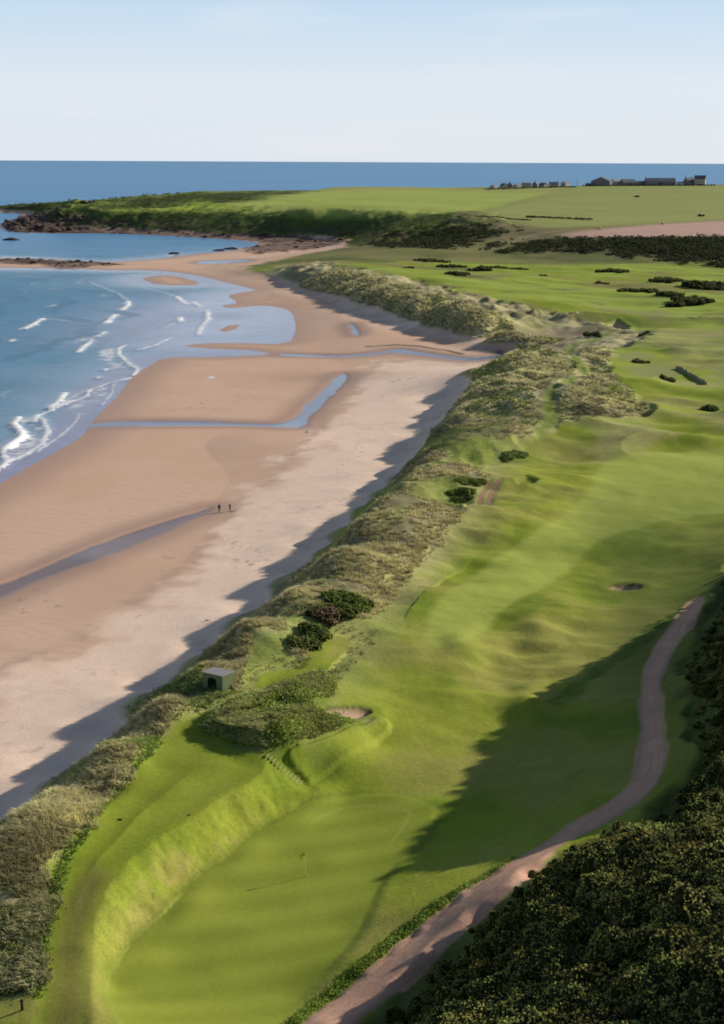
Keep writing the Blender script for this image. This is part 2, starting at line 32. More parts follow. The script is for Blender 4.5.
  'path': [[44.03,185.01],[41.44,177.85],[39.23,172.92],[37.14,169.17],[35.15,163.74],[33.25,156.6],[31.7,149.56],[30.52,142.81],[29.27,136.68],[28.2,132.29],[27.42,129.58],[26.76,127.79],[25.81,125.91],[24.66,124.22],[23.33,122.76],[21.83,121.51],[19.43,119.3],[16.22,116.05],[12.98,112.33],[9.77,108.23],[7.14,105.23],[4.95,102.83],[2.84,100.18],[0.81,97.5],[-1.26,95.2],[-3.37,92.38],[-5.28,88.71],[-6.98,84.94],[-6.84,83.01],[-4.95,82.53],[-3.11,84.15],[-1.2,88.26],[0.29,90.96],[1.22,91.92],[2.95,94.1],[5.56,97.16],[7.75,99.36],[9.44,100.8],[11.05,102.13],[12.6,103.45],[13.87,105.39],[14.81,107.46],[16.09,110.46],[17.58,113.25],[18.93,114.88],[20.2,115.84],[21.94,117.23],[24.13,118.94],[25.93,120.44],[27.35,121.87],[28.48,123.46],[29.31,125.17],[29.96,127.11],[30.48,129.5],[31.23,133.41],[32.19,138.66],[33.27,144.43],[34.28,149.86],[35.46,154.92],[36.84,159.71],[38.55,164.22],[40.42,167.67],[42.34,171.59],[44.8,177.89],[46.84,183.28],[48.26,187.14],[48.62,189.3],[48.14,190.8],[47.21,190.6],[45.89,188.96]],
  'bankveg': [[-5.5,91.24],[-3.85,94.22],[-2.07,96.49],[-0.23,98.58],[1.7,101.39],[4.02,104.05],[6.42,106.54],[8.57,108.37],[10.84,110.8],[13.22,113.48],[14.35,114.09],[11.28,109.54],[8.47,105.93],[6.13,103.52],[3.88,101.32],[1.8,98.46],[-0.17,96.07],[-2.14,93.66],[-3.98,90.31]],
  'bankveg2': [[21.65,153.43],[23.99,158.5],[29.92,166.68],[36.85,176.48],[41.92,184.72],[44.6,187.45],[40.64,176.99],[36.56,169.83],[32.83,165.43],[27.51,159.45],[23.19,152.74]],
  'gorse': [[0.33,89.57],[2.92,93.6],[5.29,96.61],[7.37,99.09],[9.72,101.32],[12.36,103.67],[14.99,109.02],[17.03,112.79],[18.81,114.39],[20.42,114.73],[22.53,114.68],[25.1,114.21],[25.56,98.79],[27.56,96.37],[29.74,94.95],[31.54,93.72],[33.22,92.29],[35.52,89.04],[33.37,81.15],[31.79,75.02],[29.81,69.89],[28.0,65.23],[26.33,60.94],[25.0,57.48],[23.52,56.87],[22.17,56.5],[20.92,56.41],[19.71,56.41],[18.5,56.44],[17.44,57.63],[16.36,58.92],[15.22,60.26],[14.02,61.63],[12.76,63.05],[11.44,64.5],[10.05,65.97],[8.59,67.46],[7.05,68.97],[5.26,71.15],[3.36,73.36],[1.34,75.58],[-0.81,77.69],[-0.85,83.19]],
  'gorse2': [[57.75,208.69],[49.95,190.25],[42.12,168.91],[36.81,154.05],[35.07,140.66],[32.68,127.1],[30.48,123.87],[26.48,118.91],[25.02,116.04],[27.39,114.59],[26.4,100.61],[28.28,98.11],[30.34,96.56],[32.42,95.33],[34.73,94.97],[36.94,94.41],[39.06,93.72],[43.73,105.5],[48.71,118.16],[50.93,124.21],[52.03,127.58],[52.76,130.05],[53.43,132.41],[54.17,134.96],[55.11,138.01],[52.36,139.71],[51.7,147.59],[52.23,160.32],[54.74,181.7]],
  'pink': [[148.38,1083.09],[187.28,1116.7],[215.13,1140.37],[245.27,1170.3],[277.52,1196.64],[312.03,1227.33],[349.85,1246.05],[388.27,1263.58],[416.87,1261.01],[444.93,1257.28],[472.97,1253.97],[403.8,1068.0],[377.3,1063.56],[350.87,1058.72],[324.64,1053.8],[294.66,1046.93],[265.26,1040.92],[243.26,1034.12],[221.69,1028.14],[200.63,1023.55],[167.07,1038.2]],
  'field': [[-84.01,3962.6],[-1.29,3963.49],[81.44,3962.65],[164.05,3960.09],[125.48,2013.85],[161.38,1939.66],[204.22,1940.77],[247.29,1943.42],[293.45,1966.03],[190.97,1616.46],[109.8,1316.19],[62.12,1280.34],[32.84,1302.42],[2.52,1316.3],[-28.85,1348.82],[-67.31,1364.4],[-110.51,1430.1],[-154.0,1515.37],[-113.32,1616.47],[-162.48,3858.67]],
  'field2': [[293.45,1966.03],[332.4,1955.51],[375.33,1968.14],[419.34,1983.44],[462.15,1990.85],[505.92,2000.87],[545.88,1997.78],[587.21,1999.82],[631.06,2009.58],[678.32,2028.37],[728.28,2052.64],[780.02,2079.0],[472.97,1253.97],[447.29,1254.0],[421.74,1254.46],[396.22,1255.04],[369.61,1252.05],[342.38,1246.38],[315.31,1240.41],[281.6,1210.76],[249.52,1182.85],[219.62,1160.18],[191.2,1140.55],[166.12,1132.75],[141.65,1127.36],[122.38,1170.41],[101.83,1219.3],[108.72,1303.09],[187.73,1588.85]],
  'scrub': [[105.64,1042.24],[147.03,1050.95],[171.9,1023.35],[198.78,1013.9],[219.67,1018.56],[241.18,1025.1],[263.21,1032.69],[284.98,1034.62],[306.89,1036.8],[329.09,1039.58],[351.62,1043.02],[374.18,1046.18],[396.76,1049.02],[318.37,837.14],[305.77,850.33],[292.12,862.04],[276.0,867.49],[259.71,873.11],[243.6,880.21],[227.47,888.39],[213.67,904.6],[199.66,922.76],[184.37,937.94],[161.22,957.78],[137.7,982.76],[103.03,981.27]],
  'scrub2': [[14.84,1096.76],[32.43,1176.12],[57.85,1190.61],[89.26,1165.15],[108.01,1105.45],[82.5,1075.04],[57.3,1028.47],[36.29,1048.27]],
  'bench': [[-264.21,1509.08],[-233.68,1516.74],[-188.34,1582.3],[-161.51,1590.51],[-154.0,1515.37],[-111.06,1437.52],[-148.1,1456.0],[-185.74,1472.03],[-225.07,1494.17]],
  'rockflat': [[-418.05,1610.02],[-338.34,1415.67],[-295.64,1401.24],[-266.15,1401.25],[-235.65,1395.28],[-192.28,1364.94],[-150.24,1331.45],[-105.28,1295.45],[-84.13,1237.5],[-98.07,1154.43],[-81.91,1099.92],[-49.05,1147.47],[-25.71,1189.9],[-11.24,1260.1],[-56.92,1337.3],[-88.5,1342.33],[-121.41,1359.77],[-156.23,1387.1],[-192.72,1417.57],[-229.71,1442.38],[-269.49,1476.29],[-310.11,1526.04],[-398.94,1780.51],[-498.14,1976.67]],
  'reef': [[-306.98,1035.17],[-283.06,1027.8],[-261.78,1029.59],[-242.55,1040.52],[-216.26,1019.96],[-187.74,1001.71],[-163.33,977.79],[-180.09,960.15],[-200.49,944.16],[-219.92,971.74],[-250.25,983.42],[-271.36,984.56],[-293.92,990.4]],
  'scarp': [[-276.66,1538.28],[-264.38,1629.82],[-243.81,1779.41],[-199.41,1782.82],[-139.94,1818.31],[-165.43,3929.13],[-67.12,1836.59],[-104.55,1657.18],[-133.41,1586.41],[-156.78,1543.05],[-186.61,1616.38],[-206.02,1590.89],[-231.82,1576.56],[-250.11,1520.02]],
  'shoulder': [[-7.5,135.21],[-5.69,136.86],[-4.09,138.85],[-2.68,140.68],[-0.88,143.53],[1.35,146.74],[2.82,147.57],[3.48,146.58],[3.25,145.15],[2.16,143.35],[0.71,140.18],[-1.05,137.67],[-2.67,135.85],[-4.15,134.15],[-5.05,132.91],[-5.4,132.84],[-5.92,133.02],[-6.59,133.39],[-7.29,133.78],[-8.03,134.3]],
  'tee': [[80.46,448.18],[92.01,461.17],[94.46,447.39],[90.58,440.81],[79.59,432.53]],
  'tee2': [[78.63,420.32],[92.87,433.5],[99.3,420.75],[91.93,406.44],[78.06,401.28]],
  'bunker_a': [[-4.15,145.26],[-3.83,145.95],[-3.26,146.71],[-2.44,147.59],[-1.55,148.37],[-0.59,149.0],[0.21,149.3],[0.83,149.31],[1.17,149.13],[1.23,148.81],[1.03,148.35],[0.57,147.76],[-0.11,147.04],[-1.0,146.14],[-1.86,145.39],[-2.68,144.86],[-3.39,144.67],[-4.0,144.82]],
  'bunker_b': [[37.19,202.15],[37.91,202.84],[38.85,203.23],[40.01,203.35],[41.03,203.14],[41.91,202.6],[42.22,201.88],[41.98,201.02],[41.37,200.43],[40.42,200.14],[39.42,200.19],[38.37,200.55],[37.59,201.0],[37.08,201.55]],
  'bunker_c': [[98.16,562.95],[102.75,568.54],[106.36,559.59],[104.17,551.92],[99.33,555.74]],
  'bunker_d': [[134.91,580.08],[139.18,586.03],[140.51,577.6],[135.5,570.16]],
  'hollow': [[29.2,262.06],[31.77,266.03],[34.38,265.04],[33.16,261.35],[29.76,260.11]],
  'hollow2': [[56.16,410.63],[59.63,418.71],[64.61,417.73],[61.09,407.86],[57.05,408.37]],
  'mound': [[-17.1,142.41],[-16.67,144.56],[-15.54,146.36],[-13.72,147.98],[-11.75,150.13],[-9.63,153.0],[-7.4,155.29],[-5.12,157.85],[-3.5,157.39],[-2.61,153.96],[-2.68,150.73],[-3.64,147.33],[-4.21,145.44],[-4.41,144.63],[-4.15,144.11],[-3.43,143.95],[-2.07,144.87],[-0.02,146.69],[1.19,147.33],[1.52,147.18],[0.61,145.93],[-1.48,142.73],[-3.55,139.88],[-5.6,137.24],[-7.56,135.46],[-9.5,134.77],[-11.47,135.13],[-13.54,136.77],[-15.13,137.69],[-16.28,138.58],[-16.98,139.74],[-17.22,141.03]],
 },
 'line': {
  'dunetrack': [[96.93,544.08],[84.68,504.99],[75.6,498.21],[69.03,476.31],[64.1,416.37],[65.7,404.35],[55.81,375.31],[49.57,362.84],[45.02,336.45],[44.46,326.6],[38.87,305.39]],
  'rut_a': [[21.2,244.2],[21.73,249.68],[22.51,254.38],[23.47,258.01],[24.48,260.86]],
  'rut_b': [[22.77,244.61],[23.36,249.88],[24.22,254.73],[25.23,258.56],[26.37,261.62]],
  'cut_a': [[1.82,533.88],[12.94,535.5],[22.26,529.66],[31.06,518.16],[35.97,508.75]],
  'cut_b': [[49.66,511.15],[51.16,500.48]],
  'wall': [[95.7,424.35],[95.99,414.12],[96.19,404.59],[96.72,392.16]],
  'hedge': [[17.54,1293.73],[43.85,1269.15],[68.95,1241.62],[93.84,1226.34],[119.34,1224.12]],
  'trackfar': [[85.43,1018.99],[103.54,1058.45],[120.71,1079.78],[155.3,1111.62]],
 },
 'foam': [[1.1,1,[[-144.72,598.31],[-144.43,612.69],[-145.46,638.29]]],[0.8,1,[[-139.52,555.78],[-140.05,562.13]]],[1.1,1,[[-114.15,622.2],[-115.09,645.27],[-115.77,655.94]]],[1.0,1,[[-116.61,680.62],[-116.96,699.73],[-120.11,720.04]]],[0.5,0.45,[[-120.11,720.04],[-132.77,764.62],[-160.88,833.19]]],[1.0,1,[[-106.93,524.98],[-107.95,542.39]]],[0.8,0.9,[[-107.95,542.39],[-108.3,560.94]]],[0.8,0.9,[[-108.8,572.34],[-108.25,589.04]]],[0.9,0.9,[[-99.13,747.53],[-93.26,723.97],[-87.99,706.3]]],[0.9,0.9,[[-86.91,718.45],[-81.09,698.06]]],[0.8,1,[[-84.24,646.47],[-81.85,627.55]]],[0.55,0.9,[[-86.04,531.34],[-81.29,543.22],[-78.38,569.53]]],[0.65,0.9,[[-92.44,544.83],[-93.52,535.96],[-90.78,519.68],[-84.08,497.53],[-77.47,480.17],[-76.91,467.69]]],[0.45,0.85,[[-75.54,464.08],[-82.56,447.19],[-85.29,433.26],[-84.17,422.81],[-88.25,406.0],[-90.18,394.4],[-93.38,379.34]]],[1.0,1,[[-92.04,428.28],[-90.54,413.03],[-90.92,401.0]]],[1.3,1,[[-95.99,385.67],[-95.03,375.22],[-89.95,363.25],[-88.28,356.14],[-88.88,339.84]]],[0.8,0.9,[[-91.32,388.52],[-90.34,379.27]]],[0.6,0.9,[[-88.37,382.55],[-83.7,367.01],[-81.21,348.4],[-82.22,334.76],[-84.67,325.46],[-84.41,319.17],[-85.22,311.47]]],[0.6,1,[[-88.51,338.37],[-84.32,325.46],[-84.33,318.85]]],[0.3,0.6,[[-80.21,391.72],[-78.85,378.97],[-78.89,359.14],[-80.29,339.64]]],[0.3,0.6,[[-80.44,449.82],[-77.54,431.11],[-76.77,407.75]]],[0.6,1,[[-88.73,478.18],[-88.64,480.53]]],[0.5,0.9,[[-87.82,460.07],[-87.72,462.25]]],[0.8,0.9,[[-75.29,678.75],[-70.58,639.21],[-70.25,607.8],[-68.69,582.62]]],[0.5,0.6,[[-90.44,343.32],[-89.27,350.91],[-88.46,356.15]]],[2.0,0.7,[[-575.71,2056.53],[-520.04,2123.23],[-525.75,2386.93]]],[0.9,0.7,[[-148.92,1080.1],[-145.07,1091.4],[-139.61,1096.89]]],[0.4,0.5,[[-88.48,406.01],[-87.98,425.71],[-84.3,439.13]]],[0.4,0.4,[[-86.73,604.75],[-81.96,635.6]]],[0.35,0.5,[[-125.29,800.8],[-110.4,775.29],[-98.91,745.85]]]],
 'foampatch': [[[-94.55,381.95],[-88.95,387.99],[-83.83,367.01],[-81.54,349.43],[-82.69,335.84],[-84.43,328.86],[-88.27,339.58],[-88.46,356.15]],[[-85.2,425.63],[-82.52,445.13],[-79.19,437.0],[-78.6,416.26],[-81.14,407.53],[-86.15,397.55]],[[-101.63,533.34],[-94.56,538.94],[-89.95,516.1],[-80.56,485.05],[-86.03,480.45],[-95.44,505.63]],[[-121.22,571.16],[-109.73,577.4],[-107.9,560.92],[-109.51,548.49],[-116.3,554.92]]],
 'spot': {
  'hut': [[-18.2,150.16],[-15.79,149.97],[-14.85,151.06]],
  'flag': [[-4.96,115.03]],
  'shadow_tip': [[-9.94,112.64]],
  'steps': [[-9.71,134.08],[-6.03,132.42]],
  'people': [[-29.06,276.54],[-26.91,276.85],[-25.43,276.96]],
  'posts': [[-24.25,126.74],[-24.14,127.46]],
  'clods': [[-22.43,119.38],[-16.23,121.33]],
  'post': [[-3.81,170.78]],
  'post2': [[-24.57,90.08]],
  'gulls': [[-50.53,461.16]],
  'rock': [[-14.32,360.98]],
  'drift': [[-23.19,201.18],[-36.07,177.38]],
  'wall': [[95.7,424.35],[95.99,414.12],[96.19,404.59],[96.5,397.25],[96.72,392.16]],
  'hedge_a': [[81.64,1236.53],[109.27,1207.24],[140.86,1188.42]],
  'hedge_b': [[139.88,1224.07],[169.36,1214.19],[194.18,1204.63]],
  'bales': [[184.31,1112.86],[243.73,1162.85]],
  'fieldbush': [[309.36,1623.04],[300.45,1277.46]],
  'clumps': [[27.63,830.58],[43.23,886.42],[53.07,843.66],[50.62,745.35],[68.49,814.35],[81.16,832.39],[92.77,836.38],[100.75,783.04],[124.34,735.09],[146.0,816.81],[163.46,745.17],[175.15,710.61],[128.62,684.79],[139.4,685.23],[146.72,665.15],[149.05,628.48]],
  'clumpb': [[103.79,512.33],[84.28,511.56],[87.0,433.78],[87.47,393.9],[88.36,349.64],[59.45,410.9]],
  'brush': [[-1.02,184.19],[-4.05,176.96],[-5.99,170.75],[-3.36,184.05],[-7.39,167.13],[-2.36,179.79],[-5.41,178.12],[-0.34,181.29]],
  'brush2': [[18.79,253.29],[20.99,260.21],[30.76,288.45],[33.57,291.15]],
  'boulders': [[-149.8,1115.29],[-143.87,1118.1]],
 },
 'rocks': [[-316.7,1281.9,9,"flat dark rock awash left of the rocky point"],[-145.8,1097.3,5,"long dark rock awash off the sand spit"],[-116.6,1144.5,5,"dark rock at the tip of the foreshore reef"],[-108.7,1163.5,6,"low black rock on the edge of the foreshore"],[-237.4,1405.8,4,"small rock awash under the headland"]],
}

# ---------------------------------------------------------------- noise, distances and relief
def lattice(seed):
    return np.random.RandomState(seed).rand(256, 256).astype(np.float32)
LAT = [lattice(s) for s in range(6)]
def vnoise(x, y, s=0):
    """smooth value noise in 0..1"""
    xf = np.floor(x); yf = np.floor(y)
    fx = (x - xf).astype(np.float32); fy = (y - yf).astype(np.float32)
    xi = xf.astype(np.int64) & 255; yi = yf.astype(np.int64) & 255
    x1 = (xi + 1) & 255; y1 = (yi + 1) & 255
    fx = fx*fx*fx*(fx*(fx*6-15)+10); fy = fy*fy*fy*(fy*(fy*6-15)+10)
    L = LAT[s % 6]
    return (L[yi, xi]*(1-fx)+L[yi, x1]*fx)*(1-fy) + (L[y1, xi]*(1-fx)+L[y1, x1]*fx)*fy
def fbm(x, y, wl, octs=4, s=0, gain=.5):
    """fractal noise, about -1..1, largest wavelength wl metres"""
    r = 0; a = 1; tot = 0; f = 1.0/wl
    for i in range(octs):
        c, sn = math.cos(1.1*i+.4), math.sin(1.1*i+.4)
        r = r + a*(vnoise((x*c-y*sn)*f+17.3*i, (x*sn+y*c)*f+5.1*i, s+i)-.5)
        tot += a; a *= gain; f *= 2.03
    return r*2.6/tot
def sstep(a, b, x):
    t = np.clip((x-a)/(b-a), 0, 1); return t*t*(3-2*t)
def seg_dist(x, y, pts, closed=False, cull=None):
    """distance to a polyline; points farther than cull from its box keep a large value"""
    pts = np.asarray(pts, dtype=np.float64)
    d = np.full(x.shape, 1e9)
    if cull is not None:
        m = (x > pts[:, 0].min()-cull) & (x < pts[:, 0].max()+cull) & (y > pts[:, 1].min()-cull) & (y < pts[:, 1].max()+cull)
        idx = np.nonzero(m)[0]
        if len(idx) == 0: return d
        d[idx] = seg_dist(x[idx], y[idx], pts, closed); return d
    n = len(pts); best = np.full(x.shape, 1e18)
    for i in range(n if closed else n-1):
        a = pts[i]; b = pts[(i+1) % n]; e = b-a; L = max(e@e, 1e-9)
        t = np.clip(((x-a[0])*e[0]+(y-a[1])*e[1])/L, 0, 1)
        best = np.minimum(best, (x-a[0]-t*e[0])**2+(y-a[1]-t*e[1])**2)
    return np.sqrt(best)
def inside(x, y, pts):
    pts = np.asarray(pts, dtype=np.float64); n = len(pts); c = np.zeros(x.shape, bool)
    for i in range(n):
        x0, y0 = pts[i]; x1, y1 = pts[(i+1) % n]
        if y0 == y1: continue
        m = (y0 > y) != (y1 > y)
        c ^= m & (x < (x1-x0)*(y-y0)/(y1-y0)+x0)
    return c
def sdist(x, y, pts, cull=60.0):
    """signed distance to a polygon, positive inside"""
    pts = np.asarray(pts, dtype=np.float64)
    out = np.full(x.shape, -1e9)
    m = (x > pts[:, 0].min()-cull) & (x < pts[:, 0].max()+cull) & (y > pts[:, 1].min()-cull) & (y < pts[:, 1].max()+cull)
    idx = np.nonzero(m)[0]
    if len(idx):
        d = seg_dist(x[idx], y[idx], pts, True)
        out[idx] = np.where(inside(x[idx], y[idx], pts), d, -d)
    return out
class Relief:
    """smooth surface through surveyed heights (multiquadric in bearing / log-distance)"""
    def __init__(self, pts):
        p = np.asarray(pts, dtype=np.float64)
        self.u = p[:, 0]/np.maximum(p[:, 1], 20); self.v = np.log(np.maximum(p[:, 1], 20))
        n = len(p); self.c2 = .007**2
        r = np.sqrt((self.u[:, None]-self.u)**2+(self.v[:, None]-self.v)**2+self.c2)
        A = np.zeros((n+1, n+1)); A[:n, :n] = r - np.eye(n)*.0015; A[:n, n] = 1; A[n, :n] = 1
        self.w = np.linalg.solve(A, np.append(p[:, 2], 0))
    def __call__(self, x, y):
        yy = np.maximum(y, 20.0); u = (x/yy).astype(np.float32); v = np.log(yy).astype(np.float32)
        out = np.empty(x.shape, np.float32); W = self.w.astype(np.float32)
        U = self.u.astype(np.float32); V = self.v.astype(np.float32)
        for k in range(0, len(u), 20000):
            s = slice(k, k+20000)
            r = np.sqrt((u[s, None]-U)**2+(v[s, None]-V)**2+np.float32(self.c2))
            out[s] = r@W[:-1]+W[-1]
        return out
def land_dist(x, y):
    d = sdist(x, y, D['land'], 1e7)
    for isl in D['islands']: d = np.maximum(d, sdist(x, y, isl, 60))
    return d
def base_height(x, y, dl=None):
    if dl is None: dl = land_dist(x, y)
    z = np.clip(RELIEF(x, y), .3, 80)
    shore = np.where(dl > 0, .02+.016*dl, .045*dl)
    shore = np.maximum(shore, -3.0)
    t = sstep(4, 34, dl)
    return shore*(1-t)+z*t

RELIEF = Relief(D['relief'])
P = D['poly']; LN = D['line']
C = bpy.context.scene.collection
rng = np.random.RandomState(7)
random.seed(7)

SUN_EL, SUN_AZ = 23.5, 63.0        # degrees; azimuth clockwise from +y

# ---------------------------------------------------------------- material helpers
def new_mat(name):
    m = bpy.data.materials.new(name); m.use_nodes = True
    nt = m.node_tree; b = nt.nodes['Principled BSDF']
    return m, nt, b
def nd(nt, typ, **kw):
    n = nt.nodes.new(typ)
    for k, v in kw.items(): setattr(n, k, v)
    return n
def noise_node(nt, scale, detail=4, rough=.55, vec=None):
    n = nd(nt, 'ShaderNodeTexNoise'); n.inputs['Scale'].default_value = scale
    n.inputs['Detail'].default_value = detail; n.inputs['Roughness'].default_value = rough
    if vec is None:
        g = nd(nt, 'ShaderNodeNewGeometry'); vec = g.outputs['Position']
    nt.links.new(vec, n.inputs['Vector']); return n
def ramp(nt, fac, stops):
    r = nd(nt, 'ShaderNodeValToRGB'); e = r.color_ramp.elements
    while len(e) < len(stops): e.new(.5)
    for i, (p, c) in enumerate(stops):
        e[i].position = p; e[i].color = (*c, 1) if len(c) == 3 else c
    nt.links.new(fac, r.inputs['Fac']); return r
def simple_mat(name, col, rough=.7, var=.15, scale=8, spec=.2, bump=0, metal=0):
    m, nt, b = new_mat(name)
    n = noise_node(nt, scale)
    lo = [max(0, c*(1-var)) for c in col]; hi = [min(1, c*(1+var)) for c in col]
    r = ramp(nt, n.outputs['Fac'], [(.3, lo), (.7, hi)])
    nt.links.new(r.outputs['Color'], b.inputs['Base Color'])
    b.inputs['Roughness'].default_value = rough; b.inputs['Specular IOR Level'].default_value = spec
    b.inputs['Metallic'].default_value = metal
    if bump:
        bp = nd(nt, 'ShaderNodeBump'); bp.inputs['Strength'].default_value = bump; bp.inputs['Distance'].default_value = .05
        nt.links.new(n.outputs['Fac'], bp.inputs['Height']); nt.links.new(bp.outputs['Normal'], b.inputs['Normal'])
    return m

def ground_material():
    m, nt, b = new_mat('ground_cover')
    a = nd(nt, 'ShaderNodeAttribute', attribute_name='cover')
    r = nd(nt, 'ShaderNodeAttribute', attribute_name='gloss')      # x roughness, y specular, z fine grain
    sx = nd(nt, 'ShaderNodeSeparateXYZ'); nt.links.new(r.outputs['Vector'], sx.inputs[0])
    n1 = noise_node(nt, 2.2, 5, .65); n2 = noise_node(nt, .35, 3, .6)
    v1 = nd(nt, 'ShaderNodeMapRange'); v1.inputs['From Min'].default_value = .25; v1.inputs['From Max'].default_value = .75
    v1.inputs['To Min'].default_value = .68; v1.inputs['To Max'].default_value = 1.32
    nt.links.new(n1.outputs['Fac'], v1.inputs['Value'])
    v2 = nd(nt, 'ShaderNodeMapRange'); v2.inputs['From Min'].default_value = .3; v2.inputs['From Max'].default_value = .7
    v2.inputs['To Min'].default_value = .86; v2.inputs['To Max'].default_value = 1.14
    nt.links.new(n2.outputs['Fac'], v2.inputs['Value'])
    mu = nd(nt, 'ShaderNodeMath', operation='MULTIPLY'); nt.links.new(v1.outputs[0], mu.inputs[0]); nt.links.new(v2.outputs[0], mu.inputs[1])
    # blend towards 1 by grain
    s1 = nd(nt, 'ShaderNodeMath', operation='SUBTRACT'); nt.links.new(mu.outputs[0], s1.inputs[0]); s1.inputs[1].default_value = 1
    s2 = nd(nt, 'ShaderNodeMath', operation='MULTIPLY_ADD'); nt.links.new(s1.outputs[0], s2.inputs[0]); nt.links.new(sx.outputs['Z'], s2.inputs[1]); s2.inputs[2].default_value = 1
    vm = nd(nt, 'ShaderNodeVectorMath', operation='SCALE'); nt.links.new(a.outputs['Color'], vm.inputs[0]); nt.links.new(s2.outputs[0], vm.inputs['Scale'])
    nt.links.new(vm.outputs['Vector'], b.inputs['Base Color'])
    nt.links.new(sx.outputs['X'], b.inputs['Roughness']); nt.links.new(sx.outputs['Y'], b.inputs['Specular IOR Level'])
    bp = nd(nt, 'ShaderNodeBump'); bp.inputs['Distance'].default_value = .22
    n3 = noise_node(nt, 1.3, 6, .7)
    st = nd(nt, 'ShaderNodeMath', operation='MULTIPLY'); nt.links.new(sx.outputs['Z'], st.inputs[0]); st.inputs[1].default_value = .75
    nt.links.new(st.outputs[0], bp.inputs['Strength']); nt.links.new(n3.outputs['Fac'], bp.inputs['Height'])
    nt.links.new(bp.outputs['Normal'], b.inputs['Normal'])
    return m

def sea_material():
    m, nt, b = new_mat('sea_water')
    a = nd(nt, 'ShaderNodeAttribute', attribute_name='cover')
    r = nd(nt, 'ShaderNodeAttribute', attribute_name='gloss')
    sx = nd(nt, 'ShaderNodeSeparateXYZ'); nt.links.new(r.outputs['Vector'], sx.inputs[0])
    g = nd(nt, 'ShaderNodeNewGeometry')
    mp = nd(nt, 'ShaderNodeMapping'); mp.inputs['Scale'].default_value = (.6, 1.6, 1); mp.inputs['Rotation'].default_value = (0, 0, .35)
    nt.links.new(g.outputs['Position'], mp.inputs['Vector'])
    n1 = noise_node(nt, .16, 6, .6, mp.outputs['Vector']); n2 = noise_node(nt, .012, 4, .6, mp.outputs['Vector'])
    v = nd(nt, 'ShaderNodeMapRange'); v.inputs['From Min'].default_value = .3; v.inputs['From Max'].default_value = .7
    v.inputs['To Min'].default_value = .86; v.inputs['To Max'].default_value = 1.14; nt.links.new(n1.outputs['Fac'], v.inputs['Value'])
    v2 = nd(nt, 'ShaderNodeMapRange'); v2.inputs['From Min'].default_value = .3; v2.inputs['From Max'].default_value = .7
    v2.inputs['To Min'].default_value = .9; v2.inputs['To Max'].default_value = 1.1; nt.links.new(n2.outputs['Fac'], v2.inputs['Value'])
    mu = nd(nt, 'ShaderNodeMath', operation='MULTIPLY'); nt.links.new(v.outputs[0], mu.inputs[0]); nt.links.new(v2.outputs[0], mu.inputs[1])
    vm = nd(nt, 'ShaderNodeVectorMath', operation='SCALE'); nt.links.new(a.outputs['Color'], vm.inputs[0]); nt.links.new(mu.outputs[0], vm.inputs['Scale'])
    nt.links.new(vm.outputs['Vector'], b.inputs['Base Color'])
    nt.links.new(sx.outputs['X'], b.inputs['Roughness']); nt.links.new(sx.outputs['Y'], b.inputs['Specular IOR Level'])
    bp = nd(nt, 'ShaderNodeBump'); bp.inputs['Distance'].default_value = .5
    n3 = noise_node(nt, .45, 6, .65, mp.outputs['Vector'])
    nt.links.new(sx.outputs['Z'], bp.inputs['Strength']); nt.links.new(n3.outputs['Fac'], bp.inputs['Height'])
    nt.links.new(bp.outputs['Normal'], b.inputs['Normal'])
    b.inputs['IOR'].default_value = 1.33
    return m
GROUND, SEA = ground_material(), sea_material()

# ---------------------------------------------------------------- mesh helpers
def grid_mesh(name, V, faces, mat, cover=None, gloss=None, normals=None, kind='structure', smooth=True):
    """link one mesh object from numpy vertices and an (n,4) or (n,3) face array"""
    used, inv = np.unique(faces, return_inverse=True); f = inv.reshape(faces.shape)
    v = V[used]; me = bpy.data.meshes.new(name); k = faces.shape[1]
    me.vertices.add(len(v)); me.vertices.foreach_set('co', v.astype(np.float32).ravel())
    me.loops.add(f.size); me.loops.foreach_set('vertex_index', f.astype(np.int32).ravel())
    me.polygons.add(len(f)); me.polygons.foreach_set('loop_start', np.arange(0, f.size, k, dtype=np.int32))
    me.polygons.foreach_set('loop_total', np.full(len(f), k, np.int32))
    me.polygons.foreach_set('use_smooth', np.full(len(f), smooth))
    me.update(calc_edges=True)
    if cover is not None:
        at = me.attributes.new('cover', 'FLOAT_COLOR', 'POINT'); c = np.ones((len(v), 4), np.float32); c[:, :3] = cover[used]
        at.data.foreach_set('color', c.ravel())
    if gloss is not None:
        at = me.attributes.new('gloss', 'FLOAT_VECTOR', 'POINT'); at.data.foreach_set('vector', gloss[used].astype(np.float32).ravel())
    if normals is not None: me.normals_split_custom_set_from_vertices([tuple(n) for n in normals[used].tolist()])
    me.materials.append(mat)
    o = bpy.data.objects.new(name, me); C.objects.link(o)
    if kind: o['kind'] = kind
    return o

